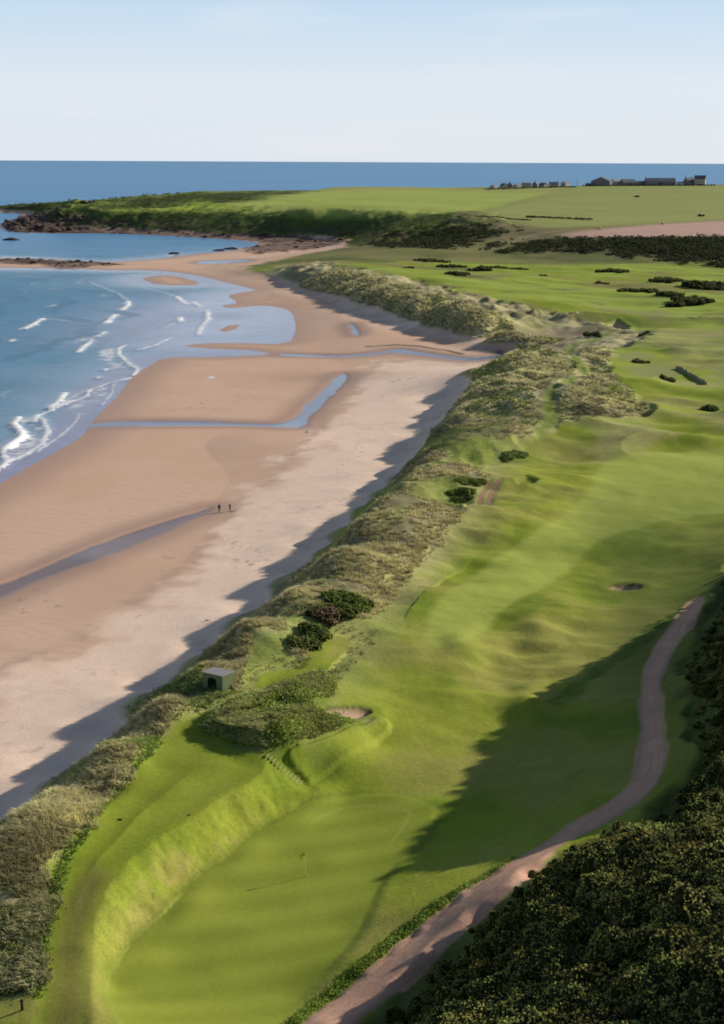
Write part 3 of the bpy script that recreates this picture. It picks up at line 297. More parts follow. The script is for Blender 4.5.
# ---------------------------------------------------------------- the ground: one relief, split by what covers it
ys = [44.0]
while ys[-1] < 3400:
    y = ys[-1]; ys.append(y+min(max(.14, y*.0030), 3.6 if y < 2300 else 14))
ys = np.array(ys); us = np.arange(-.43, .50, .00115)
U, Y = np.meshgrid(us, ys); X = U*Y
nr, nc = X.shape; x = X.ravel(); y = Y.ravel()
dl = land_dist(x, y)
z = base_height(x, y, dl).astype(np.float64)
M = {k: sdist(x, y, v, 40) for k, v in P.items()}
L = {k: seg_dist(x, y, v, cull=30) for k, v in LN.items()}
n_edge = fbm(x, y, 7, 3, 1)
n_big = fbm(x, y, 40, 4, 2); n_mid = fbm(x, y, 11, 4, 3); n_sm = fbm(x, y, 2.6, 3, 4)
far = np.clip(y/400, 0, 1)
def msk(name, soft=1.0, ragged=0.0, grow=0.0):
    """0..1 cover of a surveyed patch, softened and ragged in metres (more with distance)"""
    s = soft*(1+y/220)
    return sstep(-s, s, M[name]+grow+ragged*n_edge*(1+y/300))
thr = np.where((y > 480) & (y < 800) & (M['dry2'] > -16), 4.9*sstep(800, 720, y)*sstep(-16, -10, M['dry2']), 3.6); thr = np.maximum(thr, np.where((y > 300) & (y < 480) & (M['dry'] > -9) & (M['dune'] < -1), 6.5, 3.6))
turf = sstep(thr-.6, thr+.6, z+.8*n_mid*far)*(dl > 0)
headland = (y > 1120) & (x < 60+.12*(y-1100)) | (y > 1290)
rocky = np.maximum(msk('rockflat', 1, 2), msk('reef', .8, 1.5))
sea_side = np.exp(-(seg_dist(x, y, D['crest'], cull=40)/15)**4)+np.exp(-(seg_dist(x, y, D['crest2'], cull=60)/18)**4)
dune = np.clip(np.maximum.reduce([msk('dune', .8, 1.2), msk('dune2', 1, 3), sea_side*(M['dune'] < 0)*(M['bright2'] < -1)*(M['bright'] < -3)*(M['bare'] < -3)*(M['green'] < -4)*(M['walk'] < -2)*(M['terrace'] < -2)*(M['fairway'] < -3)*(M['fairway2'] < -3)]), 0, 1)*turf
paths = msk('path', .18, .28)
green = msk('green', .35, .1); terr = msk('terrace', .4, .2)
mound = msk('mound', .5, .5); gor = np.maximum(msk('gorse', .6, .8), msk('gorse2', .6, 1.2))
bank = np.maximum(msk('bankveg', .3, .4), msk('bankveg2', .4, .8))
smooth_turf = np.clip(green+terr+paths, 0, 1)
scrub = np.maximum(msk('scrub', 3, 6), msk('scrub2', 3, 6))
# relief details
ridged = 1-np.abs(fbm(x, y, 13, 3, 5))*1.7
z += dune*sstep(-2, 6, z-5)*((.8*fbm(x, y, 10, 4, 0)+.6*ridged-.3)*np.where(y > 330, 1.9, .95)+np.where(y > 330, 1.2, .2)*fbm(x, y, 30, 2, 2))
links = turf*(1-smooth_turf)*(1-dune)*(1-mound)*(1-gor)*(y < 900)
hum = np.exp(-((x-17)/14)**2-((y-172)/26)**2)
hum2 = np.exp(-((x-22)/26)**2-((y-262)/46)**2)+.8*np.exp(-((x-12)/16)**2-((y-215)/20)**2)
calm = (1-.85*np.exp(-((x+9)/17)**2-((y-160)/24)**2))*(1-.75*np.maximum(msk('fairway', 3), msk('fairway2', 8)*.6))*(1-.9*sstep(-14, -4, np.maximum.reduce([M['tee'], M['tee2'], -L['wall']+4])))
z += links*calm*((.34+1.25*hum+1.0*hum2)*fbm(x*.55+y*.25, y-.15*x, 13, 3, 2)+(.12+.42*hum+.35*hum2)*fbm(x*.6, y, 5.5, 3, 3)+.45*np.clip(fbm(x*.6, y, 34, 2, 4), -1, 1)*(y > 190))
swale = 1-np.abs(fbm(x*.45+.1*y, y, 42, 3, 3))*2.2
z += links*calm*sstep(230, 320, y)*(2.3*swale+1.4*fbm(x*.6, y, 22, 3, 1)+.8*fbm(x*.5, y, 11, 3, 0)*sstep(480, 400, y))*(1-.5*sstep(600, 800, y))
# the mown shelf, the bank below it and the level green
dg, dt = np.maximum(-M['green'], 0), np.maximum(-M['terrace'], 0)
near_b = sstep(146, 134, y)*sstep(13, 7, dg)*sstep(9, 5, dt)*sstep(.2, 3.5, -M['mound'])*sstep(87, 108, y)*sstep(1, -3, x)
tt = dg/np.maximum(dg+dt, .01); tt = np.clip(tt*1.1-.05+(.16*n_mid+.10*n_sm)*(tt > .02)*(tt < .98), 0, 1); tt = .35*tt+.65*tt*tt*(3-2*tt)
zb_ = 7.45+2.6*tt+.12*n_mid*tt*(1-tt)*4
w_b = near_b*np.where(M['terrace'] > 0, sstep(6, 1, M['terrace']), 1)*np.where(M['green'] > 0, sstep(5, 0, M['green']), 1)
z = z*(1-w_b)+zb_*w_b
rough_band = sstep(330, 250, y)*sstep(175, 215, y)*links
z += links*calm*(hum+hum2)*.16*fbm(x*.7, y, 3.2, 2, 5)
z += rough_band*.35*fbm(x, y, 13, 3, 1)
z += .75*sstep(-.2, 2.2, M['mound'])*sstep(-1.0, 1.5, -M['bunker_a'])
z += gor*(.9*fbm(x, y, 6, 3, 2)-.95)+bank*.25*fbm(x, y, 1.8, 2, 3)+mound*.3*fbm(x, y, 3, 2, 3)
z += scrub*(2.2*fbm(x, y, 26, 4, 5))
cliffs = (y > 1150)*sstep(3, 8, z)*sstep(30, 22, z)*(x < 120)
z += cliffs*(3.4*fbm(x, y, 45, 4, 1)+1.6*np.abs(fbm(x, y, 14, 3, 0)))
z += rocky*(.9*fbm(x, y, 9, 4, 0)+.5)*np.where(dl > -4, 1, 0)
headrock = sstep(-255, -330, x)*(y > 1250)*(dl > 0)*sstep(1700, 1600, y)
z += headrock*(4.5*fbm(x, y, 28, 5, 4)+2.5*np.abs(fbm(x, y, 11, 3, 2)))
z = np.where((dl > 0) & (y > 1100), np.maximum(z, .05), z)
# cut features
for nm, dep, lip in (('bunker_a', 1.0, .25), ('bunker_b', .8, .15), ('bunker_c', 1.6, .3), ('bunker_d', 1.4, .3), ('hollow', .9, 0), ('hollow2', 1.6, 0)):
    q = np.array(P[nm]); wdt = min(1.2, .22*min(np.ptp(q[:, 0]), np.ptp(q[:, 1])))
    z -= dep*sstep(-wdt*.25, wdt, M[nm]); z += lip*np.exp(-((M[nm]+1.2)/1.1)**2)
for nm in ('stream_a', 'stream_b', 'stream_c', 'stream_d', 'stream_e'):
    z -= .22*sstep(-1.5, .6, M[nm])*sstep(2, 20, dl)
z -= .5*sstep(4, 0, L['cut_a'])*sstep(-1, .5, -M['stream_b'])*0
z -= .22*np.exp(-(L['dunetrack']/1.5)**2)
for t in ('rut_a', 'rut_b'): z -= .25*np.exp(-(L[t]/.8)**2)
# hand-made break in the bank: flight of steps lies in a slot
z += .5*sstep(-.12, .5, M['shoulder'])
z += 1.1*np.exp(-((x-19.8-.12*(y-153))/2.2)**2-((y-153)/6.5)**2)+1.1*np.exp(-((x-13)/2.6)**2-((y-171)/5)**2)+1.0*np.exp(-((x-24)/3)**2-((y-181)/5)**2)
V = np.stack([x, y, z], 1)
# cover colours (albedo)
def A(*c): return np.array(c, dtype=np.float64)
cover = np.zeros((len(x), 3)); rough = np.full(len(x), .85); spec = np.full(len(x), .12); grain = np.full(len(x), .5)
def put(col, w, r=None, s=None, g=None):
    global cover
    w = np.clip(w, 0, 1); cover = cover*(1-w[:, None])+np.asarray(col)*w[:, None]
    for arr, v_ in ((rough, r), (spec, s), (grain, g)):
        if v_ is not None: arr[:] = arr*(1-w)+v_*w
one = np.ones(len(x))
# beach
put(A(.66, .43, .300), one, .75, .2, .10)
put(A(.72, .50, .365), sstep(-.3, .6, n_big+.5*n_mid)*.6)
put(A(.46, .28, .20), sstep(16, 1, dl)*.75, .4, .35, .06)                     # wet margin
dry = np.maximum(np.clip(.75*msk('dry', 3.2, 3.5)+.25*msk('dry', .8, 5), 0, 1), msk('dry2', 3, 3))
put(A(.90, .675, .525), dry, .9, .1, .30)
put(A(.74, .56, .45), dry*sstep(.15, .6, n_mid+.6*n_sm)*.45)
put(A(.45, .31, .23), np.exp(-((M['dry']+2.0+2.5*n_edge)/1.6)**2)*sstep(-.2, .35, n_mid+n_sm*.6)*.55)      # strand line of weed
put(A(.50, .36, .28), dry*(y < 420)*sstep(.52, .8, fbm(x, y, 1.1, 2, 5))*sstep(.0, .5, fbm(x, y, 14, 3, 0))*.55)
put(A(.30, .20, .14), (dl > 6)*(turf < .5)*sstep(.66, .82, fbm(x, y, 1.6, 2, 3))*sstep(.25, .6, fbm(x*.7, y*.7, 18, 3, 4))*.6)
put(A(.58, .375, .265), (dry < .4)*(dl > 4)*sstep(.2, .8, np.sin((x*.4+y*.9+2.5*n_edge)*2.4))*sstep(-.2, .4, n_big)*.35)
M['stream_b'] = M['stream_b']-.9-.7*np.clip(n_mid, 0, 1)
dst = np.maximum.reduce([M['stream_%s' % c] for c in 'abcde'])
put(A(.44, .27, .195), sstep(-9, -1, dst)*.8, .45, .3, .05)
for c_ in ('cut_a', 'cut_b'): put(A(.12, .075, .05), sstep(1.8, .5, L[c_]))
put(A(.36, .23, .17), np.exp(-((x+9)/26)**2-((y-462)/13)**2)*.5)
# intertidal rock
put(A(.10, .066, .052), rocky*(.72+.28*sstep(-.4, .2, n_mid+.7*n_big)), .75, .2, 1.0)
put(A(.17, .10, .075), rocky*sstep(.2, .7, n_sm)*.6)
# turf
turf_col = A(.240, .284, .030)+np.clip(n_big, -1, 1)[:, None]*A(.045, .018, .010)+np.clip(n_mid, -1, 1)[:, None]*A(.028, .022, .008)
put(turf_col, turf, .85, .08, .5)
put(A(.30, .255, .085), turf*sstep(.0, .6, fbm(x*.5, y, 22, 4, 0)*.8+n_mid*.6)*.5*(y < 330))
put(A(.115, .170, .016), turf*sstep(.1, .6, -n_mid-.4*n_big)*.5*(y < 330))
put(A(.325, .375, .070)+n_mid[:, None]*A(.015, .012, .005), msk('fairway', .5)*turf*.85, g=.3)
put(A(.30, .375, .062), msk('fairway2', 4, 2)*turf*.7, g=.3)
lnk = turf*sstep(420, 520, y)*(y < 1000)
put(A(.28, .35, .055), lnk*sstep(.1, -.3, n_big)*.7, g=.3)
put(A(.22, .20, .085), lnk*sstep(.0, .45, n_big+.4*n_mid)*.7)
put(A(.27, .235, .125), lnk*sstep(-14, 6, M['dune2'])*sstep(-.5, .2, n_mid)*.7)
put(A(.10, .135, .03), lnk*sstep(.25, .7, fbm(x*.5, y, 34, 4, 0))*.75)
put(A(.22, .21, .075), turf*sstep(260, 330, y)*(y < 480)*sstep(.1, .5, fbm(x*.45, y, 26, 4, 0))*.55)
mw = turf*(1-msk('fairway', 2))*(y > 285)*(y < 540)*sstep(4, 10, -M['tee2'])*sstep(4, 10, -M['tee'])
put(A(.335, .315, .135), mw*sstep(.25, .7, swale+.35*n_mid)*.6, g=.8)
put(A(.135, .185, .024), mw*sstep(-.05, -.7, swale-.3*n_mid)*.65, g=.8)
# long dune grass
put(A(.40, .355, .195)+np.clip(n_mid, -1, 1)[:, None]*A(.12, .10, .05), dune, .9, .05, 1.0)
put(A(.20, .235, .06), dune*sstep(.35, .7, fbm(x, y, 24, 3, 5)+.3*n_mid)*.75*(y < 330))
put(A(.27, .28, .10), dune*sstep(.2, .6, fbm(x, y, 20, 3, 5)+.4*n_mid)*.55*(y >= 330))
put(A(.17, .145, .075), dune*sstep(.05, -.5, n_mid+.5*n_sm)*.6)
inner_green = dune*(y > 150)*(y < 420)*sstep(18, 3, M['dune'])*sstep(-.22, .25, fbm(x, y, 15, 4, 2))*(x > -14)
put(A(.235, .285, .05)+np.clip(n_sm, -1, 1)[:, None]*A(.06, .05, .015), inner_green*.85)
put(A(.42, .31, .21), turf*(y > 380)*(y < 760)*sstep(7, 4.5, z+n_mid*1.2)*dune*.7)        # bare sand on the scarp
for nm in ('tee', 'tee2'): put(A(.22, .245, .075), msk(nm, .5), g=.2)
put(A(.175, .225, .045), np.exp(-(L['dunetrack']/1.5)**4)*.85, g=.4)
# near mown areas
nearrough = turf*(1-dune)*(y < 200)
put(A(.202, .244, .026)+np.clip(n_mid, -1, 1)[:, None]*A(.025, .018, .006), terr, .85, .08, .45)
stripe = .5+.5*np.sin((y*.96-x*.27)*2*math.pi/4.2+.15*n_sm)
put(A(.230, .272, .034)+(n_mid*.6)[:, None]*A(.02, .012, .006)+(stripe-.5)[:, None]*A(.034, .040, .007), green, .8, .08, .22)
collar = np.exp(-((M['green']+.35)/.5)**2)
put(A(.135, .175, .026), collar*.5)
put(A(.30, .345, .075), green*np.exp(-((M['green']-2.6-.4*n_mid)/.22)**2)*(x > -5)*(y > 121)*.5)
put(A(.205, .275, .022), msk('bright', 1.4, 1.0)*.6*(1-green))
put(A(.19, .28, .02), msk('bright2', .5, .4)*.7)
put(A(.44, .34, .12), msk('bare', 1.2, 1.4)*sstep(-.05, .45, fbm(x, y, 4.5, 4, 2)+.08)*.65*(1-green))
put(A(.125, .105, .035), msk('walk', .9, .3)*.75)
put(A(.135, .185, .030)+n_sm[:, None]*A(.05, .04, .015), mound*.9, .9, .05, 1.0)
put(A(.20, .19, .08), mound*sstep(-.1, .5, fbm(x, y, 4, 3, 1))*.7)
put(A(.145, .20, .030), bank*.8, .9, .05, .9)
put(A(.06, .085, .020)+np.clip(n_sm, -1, 1)[:, None]*A(.03, .035, .01), gor, .9, .05, 1.0)
put(A(.13, .145, .045), gor*sstep(-7, -2, M['path']+1.5*n_edge)*.7)
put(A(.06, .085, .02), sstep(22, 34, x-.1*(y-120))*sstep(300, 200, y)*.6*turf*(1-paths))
pc = A(.52, .305, .215)+n_sm[:, None]*A(.05, .035, .03)
put(pc, paths, .9, .1, .45)
edge = np.exp(-((M['path']-.15)/.3)**2); put(A(.26, .20, .13), edge*.5*paths)
put(A(.42, .25, .20), np.exp(-((M['path']-.75)/.22)**2)*paths*.5)
mid = sstep(1.1, 1.5, M['path'])*paths; put(A(.36, .24, .17), mid*.55*sstep(-.4, .3, n_sm+n_edge))
sand_b = {nm: sstep(-.1, .5, M[nm]) for nm in ('bunker_a', 'bunker_b', 'bunker_c', 'bunker_d')}
for nm, w in sand_b.items(): put(A(.50, .34, .255)+n_sm[:, None]*A(.05, .04, .03), w, .9, .1, .25)
for nm in ('bunker_a', 'bunker_b'): put(A(.06, .055, .025), np.exp(-((M[nm]-.05)/.16)**2)*.8)
put(A(.09, .13, .025), msk('hollow', .8)*.7); put(A(.10, .09, .045), msk('hollow2', 1.5)*.7)  # shade in the hollows painted as darker ground
# distant slopes, fields and headland
hl = turf*sstep(1020, 1120, y)
slope = turf*sstep(880, 930, y)
put(A(.19, .185, .07)+np.clip(n_big, -1, 1)[:, None]*A(.05, .03, .02), slope, .9, .05, .9)
put(A(.21, .17, .10), slope*sstep(.1, .5, fbm(x, y, 90, 3, 1))*.6)
put(A(.075, .095, .035), slope*sstep(.0, .5, fbm(x, y, 60, 4, 3))*.75)
put(A(.045, .058, .028)+np.clip(n_mid, -1, 1)[:, None]*A(.018, .015, .006), scrub*turf, .95, .03, 1.0)  # scrub colour, darkened further to paint in the shade of this slope
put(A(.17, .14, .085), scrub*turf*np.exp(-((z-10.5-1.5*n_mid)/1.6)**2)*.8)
put(A(.075, .10, .028)+np.clip(n_mid, -1, 1)[:, None]*A(.018, .015, .006), headland*turf*sstep(1150, 1200, y), .95, .03, .9)
put(A(.085, .065, .048), cliffs*sstep(14, 7, z+6*n_mid)*.7)
put(A(.080, .056, .046)+np.clip(n_mid, -1, 1)[:, None]*A(.035, .025, .02), headrock*sstep(15, 9, z+2*n_mid)*1., .8, .15, 1.)
fld = msk('field', 2, 0); fld2 = msk('field2', 2, 0)
plateau = hl*sstep(17, 21, z)*(M['pink'] < 0)
put(A(.24, .29, .075), plateau*(y > 1300)*.55, .9, .05, .35)
put(A(.32, .37, .09)+np.clip(n_big, -1, 1)[:, None]*A(.015, .012, .008), fld*turf, .9, .05, .3)
put(A(.27, .29, .095)+np.clip(n_big, -1, 1)[:, None]*A(.025, .018, .008), fld2*turf, .9, .05, .35)
put(A(.29, .27, .10), plateau*(y > 1750)*(x < 260)*sstep(32.5, 34, z)*.6)
put(A(.045, .06, .022), msk('scarp', 3, 3)*.92)  # shade of the steep headland face painted in as a dark tone
put(A(.30, .37, .06), msk('bench', 3)*.95*(M['scarp'] < 0))
put(A(.29, .315, .10), fld2*turf*sstep(.3, .9, np.sin((x*.55+y*.835)/9))*.35)
put(A(.345, .41, .10), fld*turf*sstep(.2, .9, np.sin((x*.9-y*.43)/11))*.3)
put(A(.47, .31, .25)+np.clip(n_mid, -1, 1)[:, None]*A(.03, .02, .02), msk('pink', 2, 0), .95, .05, .2)
put(A(.07, .075, .035), sstep(6, 2, L['hedge'])*.8)
put(A(.26, .21, .13), sstep(7, 3, L['trackfar'])*.6)
# water lying on the sand
pools = sstep(-.3, .35, dst+(.25+y/900)*n_edge+.25*n_sm)*(dl > 0)
put(A(.26, .30, .42), pools*np.where(M['stream_d'] > -3, .25, .9), .16, .5, .03)  # pale sky reflected in the pools is painted into their colour
put(A(.20, .135, .13), pools*(M['stream_d'] > -3)*.8, .25, .5)
gloss = np.stack([rough, spec, grain], 1)
cover *= (1+.13*turf)[:, None]
cover = np.clip(cover, .004, .9)
# normals of the whole relief, shared by every piece cut from it
Zg = z.reshape(nr, nc)
Px = np.stack([X, Y, Zg], 2)
du_ = np.gradient(Px, axis=1); dv_ = np.gradient(Px, axis=0)
NN = np.cross(du_, dv_).reshape(-1, 3); NN /= np.linalg.norm(NN, axis=1)[:, None]
i0 = (np.arange(nr-1)[:, None]*nc+np.arange(nc-1)).ravel()
F4 = np.stack([i0, i0+1, i0+nc+1, i0+nc], 1)
def fm(a): return a[F4].mean(1)
keep = fm(dl) > -60
cls = np.full(len(F4), 'links_turf', dtype=object)
cls[fm(turf) < .5] = 'beach'
cls[fm(np.asarray(slope)) > .5] = 'hillside'
cls[(fm(turf) > .5) & (fm(np.asarray(headland*1.0)) > .5) & (fm(y) > 1150)] = 'headland'
cls[(fm(fld) > .5) & (fm(turf) > .5)] = 'pasture_field'
cls[(fm(fld2) > .5) & (fm(turf) > .5)] = 'stubble_field'
cls[fm(M['pink']) > 0] = 'ploughed_field'
cls[(fm(rocky) > .5)] = 'rocky_foreshore'
cls[fm(dune) > .5] = 'dune_ground'
cls[fm(green) > .5] = 'putting_green'
cls[fm(terr) > .5] = 'mown_terrace'
cls[fm(gor) > .5] = 'gorse_bank'
cls[fm(paths) > .5] = 'gravel_path'
cls[(fm(pools) > .5)] = 'tidal_stream'
for nm in sand_b: cls[fm(sand_b[nm]) > .5] = nm
cls[~keep] = ''
GROUP = {}
for nm in sorted(set(cls)-{''}):
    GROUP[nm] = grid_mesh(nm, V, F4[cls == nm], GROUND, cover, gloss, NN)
def height(px, py):
    """height of the finished ground at plan points"""
    px = np.atleast_1d(np.asarray(px, float)); py = np.atleast_1d(np.asarray(py, float))
    u = (px/py-us[0])/(us[1]-us[0]); j = np.clip(np.floor(u).astype(int), 0, nc-2); fu = np.clip(u-j, 0, 1)
    i = np.clip(np.searchsorted(ys, py)-1, 0, nr-2); fv = np.clip((py-ys[i])/(ys[i+1]-ys[i]), 0, 1)
    return (Zg[i, j]*(1-fu)+Zg[i, j+1]*fu)*(1-fv)+(Zg[i+1, j]*(1-fu)+Zg[i+1, j+1]*fu)*fv
def H1(px, py): return float(height(px, py)[0])

# ---------------------------------------------------------------- the sea
yw = [50.0]
while yw[-1] < 260000: yw.append(yw[-1]*1.0036 if yw[-1] < 2500 else yw[-1]*1.02)
yw = np.array(yw); uw = np.arange(-.62, .80, .0016)
UW, YW = np.meshgrid(uw, yw); wx = (UW*YW).ravel(); wy = YW.ravel()
wd = np.full(len(wx), -5000.0); near = wy < 5200
wd[near] = land_dist(wx[near], wy[near]); off = np.maximum(-wd, 0)
wn = fbm(wx, wy, 30, 4, 1); wb = fbm(wx*.5, wy, 160, 4, 2)
bay = sstep(1500, 900, wy)
deep = A(.030, .105, .235); openc = A(.060, .255, .50); shallow = A(.14, .30, .42); wash = A(.30, .30, .43)
wc = np.tile(openc, (len(wx), 1))
def mixw(col, w):
    global wc
    w = np.clip(w, 0, 1)[:, None]; wc = wc*(1-w)+np.asarray(col)*w
wc *= (1+.16*np.clip(fbm(wx*.22, wy, 140, 4, 4), -1, 1)*sstep(900, 1600, wy))[:, None]
mixw(A(.06, .215, .37), bay*.95)
mixw(shallow, bay*sstep(110, 30, off+18*wn)*.7)
mixw(A(.21, .31, .44), bay*sstep(50, 14, off+10*wn)*.75)
mixw(wash, sstep(20, 6, off+5*wn)*sstep(1500, 1100, wy))  # sheen of the thin wash painted as lavender
inpool = np.exp(-((wx+75)/45)**2-((wy-640)/120)**2)
mixw(A(.46, .50, .66), np.clip(inpool*1.4, 0, 1)*sstep(500, 560, wy)*.85)  # sky reflected by the wet sheet put into the water colour
mixw(A(.14, .32, .54), sstep(1050, 1120, wy)*sstep(1500, 1400, wy)*(wx > -420)*.7)
wr = .32*np.ones(len(wx)); wr -= .16*sstep(40, 10, off)*bay; ws = np.full(len(wx), .35); wbmp = .55-.42*sstep(60, 12, off)*bay
wbmp = np.clip(wbmp*np.clip(900/wy, .12, 1), .02, 1)
wz = np.zeros(len(wx))
foam = np.zeros(len(wx)); lace = fbm(wx, wy, 2.2, 3, 3)+.6*fbm(wx, wy, .9, 2, 5)
for w_, s_, pts in D['foam']:
    d = seg_dist(wx, wy, pts, cull=14); ww = w_*(1+.35*fbm(wx, wy, 4, 2, 2))*(1+wy/900)
    foam = np.maximum(foam, s_*sstep(1.05, .7, d/np.maximum(ww, .05)+.5*lace))
    wz += .5*w_*np.exp(-(d/1.5)**2)*(off > 0)
    if w_ > .75: foam = np.maximum(foam, .22*s_*sstep(6, 1, d+3.5*lace)*sstep(-.1, .4, lace))
for q in D['foampatch']:
    foam = np.maximum(foam, .75*sstep(-1, 2, sdist(wx, wy, q, 30))*sstep(-.15, .45, fbm(wx, wy, 3.2, 4, 4)))
mixw(A(.90, .90, .90), foam); wr = np.maximum(wr, .6*foam)
swell = np.sin((off+9*wn)/26*2*math.pi)*sstep(20, 60, off)*sstep(330, 150, off)*bay
wz += .16*np.maximum(swell, -.2)*(np.clip(wn+.6, 0, 1))
mixw(A(.045, .15, .26), sstep(.35, 1, swell)*np.clip(wn+.5, 0, 1)*.55)
mixw(A(.45, .50, .55), sstep(.93, 1, np.sin((off+9*wn)/26*2*math.pi-1.1))*sstep(20, 50, off)*sstep(150, 80, off)*bay*sstep(.15, .5, fbm(wx, wy, 22, 3, 5))*.8)
wg = np.stack([wr, ws, wbmp], 1)
nrw, ncw = UW.shape; i0 = (np.arange(nrw-1)[:, None]*ncw+np.arange(ncw-1)).ravel()
FW = np.stack([i0, i0+1, i0+ncw+1, i0+ncw], 1)
kw = wd[FW].min(1) < 3
sea = grid_mesh('sea', np.stack([wx, wy, wz], 1), FW[kw], SEA, wc, wg)

# ---------------------------------------------------------------- things
SP = D['spot']
def tag(o, label=None, cat=None, group=None, kind=None):
    if label: o['label'] = label
    if cat: o['category'] = cat
    if group: o['group'] = group
    if kind: o['kind'] = kind
    return o
def thing(name, label, cat, loc=(0, 0, 0), rz=0, group=None):
    o = bpy.data.objects.new(name, None); C.objects.link(o); o.location = loc; o.rotation_euler = (0, 0, rz); o.empty_display_size = .3
    return tag(o, label, cat, group)
def obj(name, bm, mat, parent=None, smooth=False):
    me = bpy.data.meshes.new(name); bm.normal_update(); bm.to_mesh(me); bm.free()
    for m_ in (mat if isinstance(mat, (list, tuple)) else [mat]): me.materials.append(m_)
    if smooth: me.polygons.foreach_set('use_smooth', np.full(len(me.polygons), True))
    o = bpy.data.objects.new(name, me); C.objects.link(o); o.parent = parent
    return o
def add_box(bm, c, s, rz=0, bevel=0):
    r = bmesh.ops.create_cube(bm, size=1, matrix=Matrix.Translation(c) @ Matrix.Rotation(rz, 4, 'Z') @ Matrix.Diagonal((*s, 1)))
    if bevel: bmesh.ops.bevel(bm, geom=list({e_ for v_ in r['verts'] for e_ in v_.link_edges}), offset=bevel, segments=2, affect='EDGES', profile=.5)
def add_poly_prism(bm, pts, axis_vec):
    """extrude a closed 3-D outline along a vector"""
    a = [bm.verts.new(p) for p in pts]; b_ = [bm.verts.new(Vector(p)+Vector(axis_vec)) for p in pts]
    n = len(a); bm.faces.new(a); bm.faces.new(b_[::-1])
    for i in range(n): bm.faces.new((a[i], b_[i], b_[(i+1) % n], a[(i+1) % n]))
    bmesh.ops.recalc_face_normals(bm, faces=bm.faces)
def add_tube(bm, p0, p1, r0, r1, seg=10):
    p0 = Vector(p0); p1 = Vector(p1); d = p1-p0
    m_ = Matrix.Translation((p0+p1)/2) @ d.to_track_quat('Z', 'Y').to_matrix().to_4x4()
    bmesh.ops.create_cone(bm, cap_ends=True, segments=seg, radius1=r0, radius2=r1, depth=d.length, matrix=m_)

# ---- leafy growth: many small leaf faces, coloured by where they sit
def leaf_material(name, rough=.8):
    m, nt, b = new_mat(name)
    a = nd(nt, 'ShaderNodeAttribute', attribute_name='cover'); n = noise_node(nt, 1.4, 3)
    v = nd(nt, 'ShaderNodeMapRange'); v.inputs['From Min'].default_value = .3; v.inputs['From Max'].default_value = .7
    v.inputs['To Min'].default_value = .72; v.inputs['To Max'].default_value = 1.28; nt.links.new(n.outputs['Fac'], v.inputs['Value'])
    vm = nd(nt, 'ShaderNodeVectorMath', operation='SCALE'); nt.links.new(a.outputs['Color'], vm.inputs[0]); nt.links.new(v.outputs[0], vm.inputs['Scale'])
    nt.links.new(vm.outputs['Vector'], b.inputs['Base Color'])
    b.inputs['Roughness'].default_value = rough; b.inputs['Specular IOR Level'].default_value = .08
    tr = nd(nt, 'ShaderNodeBsdfTranslucent'); nt.links.new(vm.outputs['Vector'], tr.inputs['Color'])
    ms = nd(nt, 'ShaderNodeMixShader'); ms.inputs['Fac'].default_value = .35
    nt.links.new(b.outputs[0], ms.inputs[1]); nt.links.new(tr.outputs[0], ms.inputs[2])
    nt.links.new(ms.outputs[0], nt.nodes['Material Output'].inputs['Surface'])
    return m
LEAF = leaf_material('leaves')
def cards(c, nrm, size, col, asp=1.0):
    """square-ish leaf faces at points c facing nrm"""
    n = len(c); t = rng.normal(size=(n, 3)); t = np.cross(nrm, t); t /= np.linalg.norm(t, axis=1)[:, None]+1e-9
    b = np.cross(nrm, t); s = size[:, None]
    v = np.stack([c-t*s-b*s*asp*.6, c+t*s-b*s*asp, c+t*s*.8+b*s*asp, c-t*s*1.1+b*s*asp*.8], 1).reshape(-1, 3)
    return v, np.arange(4*n).reshape(-1, 4), np.repeat(col, 4, 0)
def bush_geo(n, lumps, leaf, dark, lite, droop=.35):
    """leaf faces on and inside a heap of lumps [(x,y,z,r)]"""
    lumps = np.asarray(lumps, float); w_ = lumps[:, 3]**2; k = rng.choice(len(lumps), n, p=w_/w_.sum())
    d = rng.normal(size=(n, 3)); d[:, 2] = np.where(d[:, 2] < -droop*1.2, -d[:, 2], d[:, 2]); d /= np.linalg.norm(d, axis=1)[:, None]
    rr = 1-np.abs(rng.normal(size=n))*.16
    wob = 1+.22*np.sin(d[:, 0]*5+k*1.7)*np.sin(d[:, 1]*6+k)*np.cos(d[:, 2]*5)
    L4 = lumps[k]; c = L4[:, :3]+d*(L4[:, 3]*rr*wob)[:, None]
    c[:, 2] = np.maximum(c[:, 2], .03)
    nn = d+rng.normal(size=(n, 3))*.55; nn /= np.linalg.norm(nn, axis=1)[:, None]
    top = lumps[:, 2].max()+lumps[:, 3].max()
    f = np.clip(.35+.55*c[:, 2]/top+.25*(rr-.85)/.15+rng.normal(size=n)*.22, 0, 1)[:, None]  # lighter upwards and outwards: sunlit tops painted into the leaf colour
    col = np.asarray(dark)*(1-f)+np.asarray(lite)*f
    return cards(c, nn, leaf*(.7+.6*rng.rand(n)), col)
def rand_lumps(R, Hh, k):
    out = [(0, 0, Hh*.35, R*.62)]
    for i in range(k):
        a = rng.rand()*2*math.pi; r = R*(.35+.4*rng.rand()); q = R*(.28+.22*rng.rand())
        out.append((r*math.cos(a), r*math.sin(a), Hh*(.2+.5*rng.rand()), q))
    l = np.array(out); l[:, 2] = np.minimum(l[:, 2], np.maximum(Hh-l[:, 3], l[:, 3]*.3)); return l
